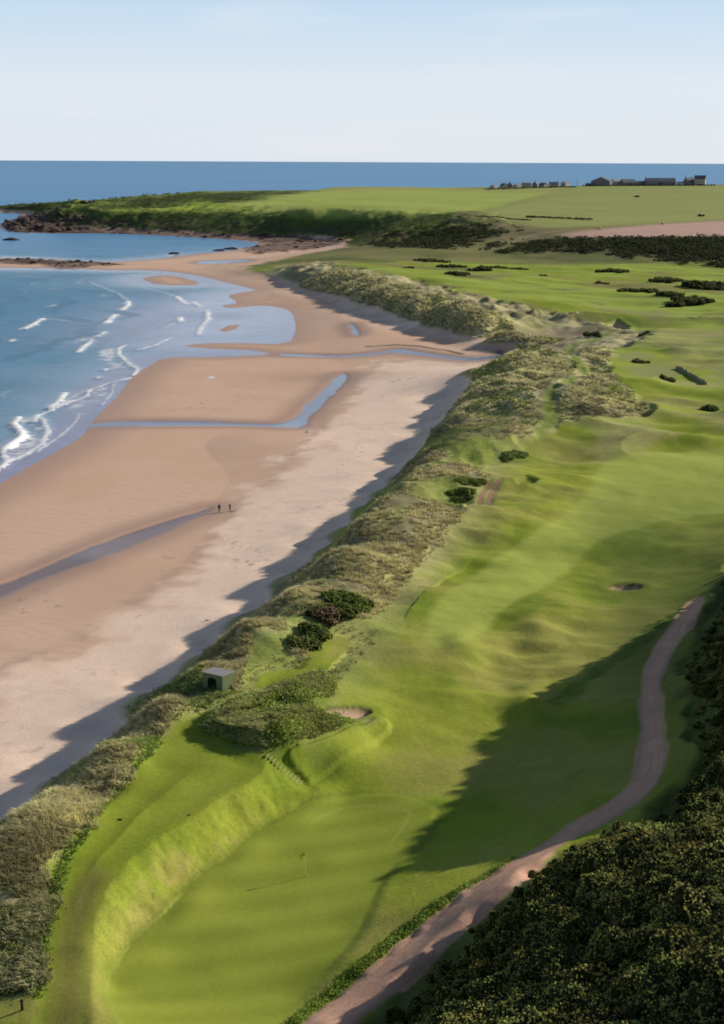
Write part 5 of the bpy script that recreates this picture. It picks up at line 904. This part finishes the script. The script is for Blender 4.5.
# ---- hedges and bales on the far fields
for pts, lab, wd_, hh_ in ((SP['hedge_a'], 'thin dark hedge line on the left of the far field', .5, 1.2), (SP['hedge_b'], 'thicker dark hedge line above the shaded slope', 1.2, 1.9)):
    lm = []; p0 = np.array(pts[0])
    for a, b_ in zip(pts, pts[1:]):
        a = np.array(a); b_ = np.array(b_); k = int(np.linalg.norm(b_-a)/1.7)+1
        for i in range(k):
            q = a+(b_-a)*(i/k)-p0; r = hh_*(.4+.25*rng.rand()); lm.append((q[0], q[1]+rng.normal()*wd_, hh_*.3, r))
    bush_thing('field_hedge', lab, 'hedge', p0[0], p0[1], lm, 20*len(lm), .4, A(.06, .07, .03), A(.13, .135, .06))
STRAW = simple_mat('straw', (.55, .42, .24), .95, .2, 3)
for (px, py), lab in zip(SP['bales'], ['pale round bale at the left end of the ploughed field', 'pale round bale at the upper edge of the ploughed field']):
    bm = bmesh.new(); add_tube(bm, (-.95, 0, 1.0), (.95, 0, 1.0), 1.05, 1.05, 24)
    bmesh.ops.bevel(bm, geom=[e_ for e_ in bm.edges if len(e_.link_faces) == 2 and any(len(f_.verts) > 6 for f_ in e_.link_faces)], offset=.12, segments=2, affect='EDGES')
    o = obj('straw_bale', bm, STRAW); o.location = (px, py, H1(px, py)-.05); o.rotation_euler = (0, 0, .6); tag(o, lab, 'straw bale', 'bales by the ploughed field')
for (px, py), lab, W in zip(SP['fieldbush'], ['small dark bush alone on the field below the farm', 'low dark bush in the field at the right edge'], (4, 6)):
    lm = [(rng.uniform(-.5, .5)*W, rng.normal()*.8, .4, .9+.5*rng.rand()) for i in range(6)]
    bush_thing('field_bush', lab, 'bush', px, py, lm, 200, .5, A(.03, .04, .015), A(.08, .085, .04))

# ---- rocks along the shore: each boulder a thing
ri = np.nonzero((rocky > .6) & (dl > -2) & (x/y < .03))[0]
wgt = np.where(M['reef'][ri] > -1, 2.5, 1.0); sel = rng.choice(ri, 120, replace=False, p=wgt/wgt.sum())
proto_rocks = {}
for q, mt in ((0, BLACKR), (1, BROWNR)):
    for s_ in range(4): 
        me = rock_mesh('shore_boulder', (1, .8+.1*s_, .62), mt, 40+s_+10*q, 2); proto_rocks[(q, s_)] = me.data; bpy.data.objects.remove(me)
for n_i, j in enumerate(sel):
    rf_ = M['reef'][j] > -1
    o = bpy.data.objects.new('shore_boulder', proto_rocks[(0 if rf_ or rng.rand() < .4 else 1, rng.randint(4))]); C.objects.link(o)
    s_ = (.7+1.5*rng.rand()**2)*(1.0 if rf_ else 1.5); o.location = (x[j], y[j], z[j]+.15*s_); o.scale = (s_*1.3, s_, s_*.9); o.rotation_euler = (0, 0, rng.rand()*6.28)
    if rf_: tag(o, 'dark weedy boulder among the low reef at the left end of the sand spit', 'boulder', 'boulders on the reef')
    else: tag(o, 'brown boulder on the rocky foreshore under the headland', 'boulder', 'boulders under the headland')
for px, py, s_, lab in (D['rocks'] if 'rocks' in D else []):
    o = rock_mesh('sea_rock', (s_, s_*.5, s_*.3), BLACKR, int(px) % 97); o.location = (px, py, .1); tag(o, lab, 'rock')
hs = np.nonzero(headrock > .5)[0]; sel = rng.choice(hs, 85, replace=False)
for j in sel:
    o = bpy.data.objects.new('point_boulder', proto_rocks[(1 if rng.rand() < .7 else 0, rng.randint(4))]); C.objects.link(o)
    s_ = 2.0+3.5*rng.rand()**2; o.location = (x[j], y[j], max(z[j], 0)+.1*s_); o.scale = (s_*1.3, s_, s_*.9); o.rotation_euler = (rng.rand()*.6, rng.rand()*.6, rng.rand()*6.28)
    tag(o, 'brown rock block on the rocky point of the headland', 'boulder', 'rocks on the point')

# ---- farm and village on the skyline
STONE = simple_mat('tan_stone', (.50, .41, .33), .9, .15, .6); SLATE = simple_mat('slate', (.15, .145, .155), .7, .15, .5); SHEET = simple_mat('barn_sheeting', (.16, .16, .18), .6, .15, .3)
PALESHEET = simple_mat('pale_sheeting', (.42, .42, .43), .5, .1, .3); WHITEW = simple_mat('white_render', (.75, .73, .70), .8, .05); GREYW = simple_mat('grey_block', (.23, .215, .21), .9, .15, .5)
GLASSM = simple_mat('window_glass', (.02, .025, .03), .1, .1, 1, .5); FRAMEM = simple_mat('window_frame', (.7, .7, .68), .6); DOORM = simple_mat('door_paint', (.07, .06, .055), .6)
def building(name, label, cat, px, py, w_, d_, h_, rh, rz, wall, roof, chim=1, wins=3, door='door', group=None):
    gz = min(H1(px+a*w_/2, py+b_*d_/2) for a in (-1, 0, 1) for b_ in (-1, 0, 1))
    t = thing(name, label, cat, (px, py, gz-.2), rz, group); bm = bmesh.new()
    add_poly_prism(bm, [(-w_/2, -d_/2, 0), (-w_/2, d_/2, 0), (-w_/2, d_/2, h_), (-w_/2, 0, h_+rh), (-w_/2, -d_/2, h_)], (w_, 0, 0)); obj('wall', bm, wall, t)
    bm = bmesh.new(); ov = .35; k = rh/(d_/2)
    for s_ in (-1, 1):
        add_poly_prism(bm, [(-w_/2-ov, 0, h_+rh+.02), (-w_/2-ov, s_*(d_/2+ov), h_-k*ov+.02), (-w_/2-ov, s_*(d_/2+ov), h_-k*ov+.24), (-w_/2-ov, 0, h_+rh+.26)], (w_+2*ov, 0, 0))
    rf = obj('roof', bm, roof, t)
    for i in range(chim):
        bm = bmesh.new(); cx = (-1 if i == 0 else 1)*(w_/2-.5); add_box(bm, (cx, 0, h_+rh+.6), (.8, .8, 1.7)); add_box(bm, (cx, 0, h_+rh+1.5), (.95, .95, .12)); obj('chimney', bm, wall, rf)
    xs = np.linspace(-w_/2, w_/2, wins+3)[1:-1]
    for i, wx_ in enumerate(xs):
        if i == len(xs)//2:
            bm = bmesh.new(); W_, H_ = (1.1, 2.1) if door == 'door' else (min(4, w_*.25), h_*.75); add_box(bm, (wx_, -d_/2-.03, H_/2), (W_, .08, H_)); obj(door, bm, DOORM, t)
        else:
            bm = bmesh.new(); add_box(bm, (wx_, -d_/2-.03, h_*.58), (1.3, .08, 1.4)); f_ = obj('window', bm, FRAMEM, t)
            bm = bmesh.new(); add_box(bm, (wx_, -d_/2-.055, h_*.58), (1.1, .08, 1.2)); obj('pane', bm, GLASSM, f_)
    for s_ in (-1, 1):
        bm = bmesh.new(); add_box(bm, (s_*(w_/2+.03), 0, h_*.7), (.08, 1.1, 1.3)); f_ = obj('window', bm, FRAMEM, t)
        bm = bmesh.new(); add_box(bm, (s_*(w_/2+.055), 0, h_*.7), (.08, .9, 1.1)); obj('pane', bm, GLASSM, f_)
    return t
def skyline(pxl, Yd): return ((pxl-362)/1400*(Yd*.97+9), Yd)
farm = [('barn', 'big dark farm barn with a broad gable at the left of the farm', 'barn', 600, 2010, 24, 26, 7, 5.6, 1.25, GREYW, SHEET, 0, 2, 'barn_door'),
 ('barn', 'pale roofed lean shed attached right of the big dark barn', 'barn', 614, 2025, 11, 14, 6.5, 3.0, .25, PALESHEET, PALESHEET, 0, 1, 'barn_door'),
 ('farm_shed', 'low dark farm shed between the pale roofed shed and the long block', 'farm shed', 626, 2005, 20, 12, 5, 4.2, 0.3, GREYW, SHEET, 0, 2, 'barn_door'),
 ('farm_shed', 'smallest dark farm shed touching the long block', 'farm shed', 639, 2015, 11, 9, 4, 2.6, .1, GREYW, SLATE, 0, 1, 'barn_door'),
 ('barn', 'long dark farm block with a level roof and raised right end', 'barn', 658, 2010, 41, 14, 6.2, 4.4, -.03, GREYW, SHEET, 1, 6, 'barn_door'),
 ('cottage', 'small white farm building right of the long dark block', 'cottage', 678, 2000, 8, 6, 3.4, 2.2, .1, WHITEW, SLATE, 0, 1, 'door'),
 ('farmhouse', 'dark slate roofed house between the white building and the tall house', 'house', 687, 2015, 13, 9, 6.2, 4.6, .5, GREYW, SLATE, 2, 2, 'door'),
 ('farmhouse', 'tall tan farmhouse at the right end of the farm', 'house', 698, 2010, 15, 9, 9.0, 4.8, -.35, STONE, SLATE, 2, 3, 'door'),
 ('farm_shed', 'low outbuilding at the far left of the farm', 'farm shed', 587, 2000, 8, 6, 2.6, 1.6, .2, GREYW, SHEET, 0, 1, 'door')]
for nm, lab, cat, pxl, Yd, w_, d_, h_, rh, rz, wall, roof, ch_, wi, dr in farm:
    px, py = skyline(pxl, Yd); building(nm, lab, cat, px, py, w_, d_, h_, rh, rz, wall, roof, ch_, wi, dr, 'farm buildings on the skyline')
vill = [(491.5, 13, 'tan gabled cottage at the left end of the far village'), (502, 8, 'narrow tan cottage second from the left in the far village'), (508, 10, 'dark roofed cottage third from the left in the far village'),
 (515.5, 12, 'steep roofed cottage fourth from the left in the far village'), (524.5, 11, 'low cottage in the middle of the far village'), (533.5, 11, 'cottage right of the middle of the far village'),
 (541.5, 9, 'small cottage third from the right in the far village'), (552, 14, 'long cottage second from the right in the far village'), (563, 10, 'pale cottage at the right end of the far village')]
for i, (pxl, w_, lab) in enumerate(vill):
    Yd = 1930+.6*(pxl-491)+22*(i % 3); px, py = skyline(pxl, Yd)
    building('cottage', lab, 'cottage', px, py, w_*(.85, 1.0, .9, .8, 1.05, .9, 1.1, .85, 1.0)[i], 7.5, 2.8+.6*(i % 3), 3.2, (1.2, -1.1, 1.5, .9, .2, 1.3, -.9, .15, 1.0)[i], [STONE, STONE, GREYW][i % 3] if i != 8 else STONE, SLATE, 1+i % 2, 2, 'door', 'cottages of the far village')
for pxl, Yd, hp, lab in ((575.5, 2000, 11, 'slender telegraph pole left of the farm on the skyline'), (683, 1995, 15, 'slender telegraph pole rising behind the farmhouses')):
    px, py = skyline(pxl, Yd); t = thing('telegraph_pole', lab, 'telegraph pole', (px, py, H1(px, py)-.2))
    bm = bmesh.new(); add_tube(bm, (0, 0, 0), (0, 0, hp), .26, .18, 10); obj('pole', bm, DARKP, t)
    bm = bmesh.new(); add_box(bm, (0, -.2, hp-.7), (2.2, .15, .2)); obj('crossarm', bm, DARKP, t)
# hedge along the farm front
lm = []; px, py = skyline(582, 1985)
for i in range(70):
    q = i*2.6; r = .8+.7*rng.rand(); lm.append((q, rng.normal()*1.5, .5, r))
bush_thing('garden_hedge', 'ragged dark hedge along the foot of the farm buildings', 'hedge', px, py, lm, 1500, .6, A(.025, .032, .014), A(.075, .08, .035))

lm = []; px, py = skyline(484, 1915)
for i in range(62):
    q = i*1.95; lm.append((q, rng.normal()*3, .3, .7+.9*rng.rand()))
bush_thing('garden_hedge', 'low broken hedge and shrubs among the cottages of the far village', 'hedge', px, py, lm, 1300, .5, A(.04, .05, .02), A(.12, .125, .05))

# ---- a boat far out
bx_, by_ = 2520, 24000
t = thing('fishing_boat', 'tiny white boat far out near the horizon', 'boat', (bx_, by_, 0), .2); t.scale = (3.2, 3.2, 3.2)
bm = bmesh.new(); prof = []
for i in range(9):
    s_ = i/8*2-1; bw = 2.1*(1-max(0, s_)**2.2)*(1 if s_ < .9 else .5)+.05; sh = 1.6+.8*max(0, s_)**2
    prof.append([bm.verts.new((s_*7, -bw, sh)), bm.verts.new((s_*6.6, -bw*.5, -.5)), bm.verts.new((s_*6.6, bw*.5, -.5)), bm.verts.new((s_*7, bw, sh))])
for a, b_ in zip(prof, prof[1:]):
    for j in range(3): bm.faces.new((a[j], a[j+1], b_[j+1], b_[j]))
    bm.faces.new((a[3], a[0], b_[0], b_[3]))
bm.faces.new(prof[0]); bm.faces.new(prof[-1][::-1]); bmesh.ops.recalc_face_normals(bm, faces=bm.faces); obj('hull', bm, WHITEW, t)
bm = bmesh.new(); add_box(bm, (1.2, 0, 2.9), (3, 2.4, 2.6), 0, .1); add_box(bm, (1.2, 0, 4.3), (3.4, 2.8, .15)); obj('cabin', bm, WHITEW, t)
bm = bmesh.new(); add_tube(bm, (-.5, 0, 1.6), (-.5, 0, 8), .12, .06); obj('mast', bm, DARKP, t)

# ---- two walkers and a dog on the sand
def skin_mesh(name, nodes, edges, mats, matfn, parent, sub=2, root=0):
    me = bpy.data.meshes.new(name); me.from_pydata([n_[:3] for n_ in nodes], edges, []); o = bpy.data.objects.new(name, me); C.objects.link(o)
    md = o.modifiers.new('skin', 'SKIN'); md.use_smooth_shade = True
    for i, n_ in enumerate(nodes):
        sv = me.skin_vertices[0].data[i]; sv.radius = (n_[3], n_[4] if len(n_) > 4 else n_[3]); sv.use_root = (i == root)
    o.modifiers.new('sub', 'SUBSURF').levels = sub
    dg = bpy.context.evaluated_depsgraph_get(); dg.update(); m2 = bpy.data.meshes.new_from_object(o.evaluated_get(dg)); o.modifiers.clear(); o.data = m2
    m2.materials.clear()
    for mm in mats: m2.materials.append(mm)
    for p_ in m2.polygons: p_.material_index = matfn(p_.center); p_.use_smooth = True
    o.parent = parent; return o
SKINM = simple_mat('skin', (.45, .28, .20), .6, .05); 
def person(label, px, py, rz, jacket, trousers, hairm, hat=None, hgt=1.78):
    t = thing('person', label, 'person', (px, py, H1(px, py)), rz)
    N = [(0, 0, .95, .15, .115)]; E = []
    def add(par, *n_): N.append(n_); E.append((par, len(N)-1)); return len(N)-1
    ch = add(add(0, 0, .0, 1.12, .145, .10), 0, .01, 1.32, .175, .115); nk = add(ch, 0, .01, 1.48, .065, .06); hd0 = add(nk, 0, .03, 1.60, .075, .085); add(hd0, 0, .03, 1.72, .070, .085)
    for s_ in (-1, 1):
        st = .11*s_
        h_ = add(0, .10*s_, 0, .88, .095); k_ = add(h_, .10*s_, .5*st+.04, .50, .062); a_ = add(k_, .10*s_, st-.06, .10, .042); add(a_, .105*s_, st+.10, .035, .038, .034)
        sh = add(ch, .19*s_, 0, 1.40, .062); el = add(sh, .245*s_, -.5*st-.03, 1.13, .045); wr_ = add(el, .24*s_, -st*.8+.08, .90, .032)
        pm = add(wr_, .235*s_, -st*.9+.10, .83, .030, .018)
        for q in range(4): f1 = add(pm, .235*s_+.0*q, -st*.9+.075+.018*q, .775-.006*abs(q-1.5), .0085); add(f1, .225*s_, -st*.9+.08+.018*q, .74, .0075)
        add(pm, .215*s_, -st*.9+.135, .80, .009)
    def mf(c):
        if c.z > 1.50: return 0
        if c.z < .09: return 3
        if c.z < .93 and abs(c.x) < .19: return 2
        if c.z < .89: return 0
        return 1
    body = skin_mesh('body', N, E, [SKINM, jacket, trousers, DARKP], mf, t)
    bm = bmesh.new(); bmesh.ops.create_uvsphere(bm, u_segments=16, v_segments=10, radius=1, matrix=Matrix.Translation((0, .01, 1.70)) @ Matrix.Diagonal((.098, .115, .105, 1)))
    bmesh.ops.delete(bm, geom=[v_ for v_ in bm.verts if v_.co.z < 1.655 and v_.co.y > .0], context='VERTS'); obj('hair', bm, hairm, t, True)
    bm = bmesh.new()
    add_tube(bm, (0, .11, 1.645), (0, .15, 1.625), .014, .018, 8)
    for s_ in (-1, 1):
        bmesh.ops.create_uvsphere(bm, u_segments=8, v_segments=6, radius=.022, matrix=Matrix.Translation((.088*s_, .025, 1.64)) @ Matrix.Diagonal((.5, .9, 1.4, 1)))
    obj('face', bm, SKINM, t, True)
    bm = bmesh.new()
    for s_ in (-1, 1): bmesh.ops.create_uvsphere(bm, u_segments=8, v_segments=6, radius=.013, matrix=Matrix.Translation((.034*s_, .112, 1.665)))
    add_box(bm, (0, .115, 1.585), (.045, .012, .010)); obj('eyes', bm, DARKP, t)
    if hat:
        bm = bmesh.new(); bmesh.ops.create_uvsphere(bm, u_segments=16, v_segments=8, radius=1, matrix=Matrix.Translation((0, .015, 1.745)) @ Matrix.Diagonal((.108, .125, .085, 1)))
        bmesh.ops.create_cone(bm, cap_ends=True, segments=20, radius1=.17, radius2=.15, depth=.02, matrix=Matrix.Translation((0, .03, 1.735))); obj('hat', bm, hat, t, True)
    t.scale = (hgt/1.8*1.15, hgt/1.8*1.15, hgt/1.8); return t
NAVY = simple_mat('navy_coat', (.022, .024, .060), .8); BLK = simple_mat('dark_trousers', (.018, .016, .020), .85); BRN = simple_mat('dark_brown_coat', (.045, .022, .018), .8); TAN = simple_mat('tan_trousers', (.10, .06, .045), .85)
HAIRD = simple_mat('dark_hair', (.03, .02, .015), .7); HATP = simple_mat('pale_hat', (.85, .70, .62), .8)
(p1, p2, p3) = SP['people']
person('walker in a navy coat and dark trousers beside the shallow channel', p1[0], p1[1], 2.6, NAVY, BLK, HAIRD, None, 1.86)
person('walker in a dark brown coat and pale hat with the white dog', p2[0], p2[1], 2.2, BRN, TAN, HAIRD, HATP, 1.78)
t = thing('dog', 'small white dog on the sand beside the walker in the pale hat', 'dog', (p3[0], p3[1], H1(*p3)), .35)
DOGW = simple_mat('white_fur', (.80, .77, .72), .9, .06)
N = [(0, -.22, .42, .11)]; E = []
def add(par, *n_): N.append(n_); E.append((par, len(N)-1)); return len(N)-1
b1 = add(0, 0, 0, .41, .115); b2 = add(b1, 0, .22, .43, .14); nk = add(b2, 0, .36, .56, .085); hd1 = add(nk, 0, .44, .64, .085); mz = add(hd1, 0, .56, .61, .045); add(mz, 0, .62, .60, .032)
tl = add(0, 0, -.36, .52, .035); add(tl, 0, -.44, .64, .02)
for s_ in (-1, 1):
    u_ = add(0, .08*s_, -.20, .34, .07); k_ = add(u_, .085*s_, -.12, .24, .045); hk = add(k_, .085*s_, -.25, .15, .028); pw = add(hk, .085*s_, -.23, .03, .026); add(pw, .085*s_, -.18, .022, .024)
    u_ = add(b2, .085*s_, .22, .32, .055); e_ = add(u_, .085*s_, .19, .20, .036); w_ = add(e_, .085*s_, .21, .11, .026); pw = add(w_, .085*s_, .22, .03, .025); add(pw, .085*s_, .26, .022, .023)
skin_mesh('body', N, E, [DOGW], lambda c: 0, t)
bm = bmesh.new()
for s_ in (-1, 1): add_poly_prism(bm, [(.05*s_, .41, .70), (.09*s_, .40, .66), (.085*s_, .45, .57)], (0, .02, .01))
obj('ears', bm, DOGW, t)
bm = bmesh.new(); bmesh.ops.create_uvsphere(bm, u_segments=8, v_segments=6, radius=.02, matrix=Matrix.Translation((0, .655, .61)))
for s_ in (-1, 1): bmesh.ops.create_uvsphere(bm, u_segments=8, v_segments=6, radius=.012, matrix=Matrix.Translation((.04*s_, .515, .665)))
obj('nose', bm, DARKP, t)

# ---- bunkers are things of their own
for nm, lab in (('bunker_a', 'sand bunker with a lit sandy floor at the right end of the knoll'), ('bunker_b', 'narrow sand bunker alone on the open fairway'), ('bunker_c', 'greyish bunker behind the upper tee'), ('bunker_d', 'small bunker at the right edge of the far fairway')):
    if nm in GROUP:
        o = GROUP[nm]; o.name = 'sand_bunker'; o.data.name = 'sand_bunker'; del o['kind']; tag(o, lab, 'bunker')


# ---------------------------------------------------------------- sky, sun, camera
w = bpy.data.worlds.new('World'); bpy.context.scene.world = w; w.use_nodes = True
nt = w.node_tree; bg = nt.nodes['Background']
sky = nt.nodes.new('ShaderNodeTexSky'); sky.sky_type = 'NISHITA'; sky.sun_disc = False
sky.sun_elevation = math.radians(SUN_EL); sky.sun_rotation = math.radians(SUN_AZ)
sky.air_density = 1.0; sky.dust_density = .6; sky.ozone_density = 1.6; sky.altitude = 70
tc = nt.nodes.new('ShaderNodeTexCoord')
mp = nt.nodes.new('ShaderNodeMapping'); mp.inputs['Scale'].default_value = (2.2, 2.2, 16); nt.links.new(tc.outputs['Generated'], mp.inputs['Vector'])
cn = nt.nodes.new('ShaderNodeTexNoise'); cn.inputs['Scale'].default_value = 2.2; cn.inputs['Detail'].default_value = 6; cn.inputs['Roughness'].default_value = .55
nt.links.new(mp.outputs['Vector'], cn.inputs['Vector'])
cr = nt.nodes.new('ShaderNodeMapRange'); cr.inputs['From Min'].default_value = .56; cr.inputs['From Max'].default_value = .82
cr.inputs['To Min'].default_value = 0; cr.inputs['To Max'].default_value = .35; nt.links.new(cn.outputs['Fac'], cr.inputs['Value'])
mx = nt.nodes.new('ShaderNodeMix'); mx.data_type = 'RGBA'; nt.links.new(cr.outputs[0], mx.inputs['Factor'])
# pale maritime haze towards the horizon
sx_ = nt.nodes.new('ShaderNodeSeparateXYZ'); nt.links.new(tc.outputs['Generated'], sx_.inputs[0])
hz = nt.nodes.new('ShaderNodeMapRange'); hz.inputs['From Min'].default_value = .10; hz.inputs['From Max'].default_value = .20
hz.inputs['To Min'].default_value = .92; hz.inputs['To Max'].default_value = .06; nt.links.new(sx_.outputs['Z'], hz.inputs['Value'])
hr = nt.nodes.new('ShaderNodeValToRGB'); nt.links.new(sx_.outputs['Z'], hr.inputs['Fac'])
el_ = hr.color_ramp.elements; el_[0].position = 0; el_[0].color = (.85, .91, .985, 1); el_[1].position = .11; el_[1].color = (.60, .80, 1.0, 1)
e3 = el_.new(.05); e3.color = (.84, .92, 1.0, 1); e4 = el_.new(.6); e4.color = (.28, .50, .85, 1)
hs_ = nt.nodes.new('ShaderNodeVectorMath'); hs_.operation = 'SCALE'; nt.links.new(hr.outputs['Color'], hs_.inputs[0]); hs_.inputs['Scale'].default_value = 13.6
mh = nt.nodes.new('ShaderNodeMix'); mh.data_type = 'RGBA'; nt.links.new(hz.outputs[0], mh.inputs['Factor'])
nt.links.new(sky.outputs['Color'], mh.inputs['A']); nt.links.new(hs_.outputs['Vector'], mh.inputs['B'])
nt.links.new(mh.outputs['Result'], mx.inputs['A']); mx.inputs['B'].default_value = (14.2, 13.5, 13.5, 1)
nt.links.new(mx.outputs['Result'], bg.inputs['Color']); bg.inputs['Strength'].default_value = .068
sl = bpy.data.lights.new('sun', 'SUN'); sl.energy = 5.0; sl.angle = math.radians(.53); sl.color = (1, .915, .775)
so = bpy.data.objects.new('sun', sl); C.objects.link(so)
e, a_ = math.radians(SUN_EL), math.radians(SUN_AZ)
sd = Vector((math.sin(a_)*math.cos(e), math.cos(a_)*math.cos(e), math.sin(e)))
so.rotation_euler = sd.to_track_quat('Z', 'Y').to_euler(); so.location = (200, 200, 300)
cam = bpy.data.cameras.new('camera'); co = bpy.data.objects.new('camera', cam); C.objects.link(co)
cam.sensor_fit = 'HORIZONTAL'; cam.sensor_width = 36; cam.lens = 36*1400/724; cam.clip_start = 1; cam.clip_end = 400000
pitch = math.atan(350.3/1400)
co.matrix_world = Matrix.Translation((0, 0, 70)) @ Matrix.Rotation(math.pi/2-pitch, 4, 'X') @ Matrix.Rotation(math.radians(.27), 4, 'Z')
bpy.context.scene.camera = co
sc = bpy.context.scene
sc.view_settings.view_transform = 'Standard'; sc.view_settings.look = 'None'; sc.view_settings.exposure = 0
sc.render.engine = 'CYCLES'; sc.cycles.max_bounces = 4; sc.cycles.filter_width = 1.8
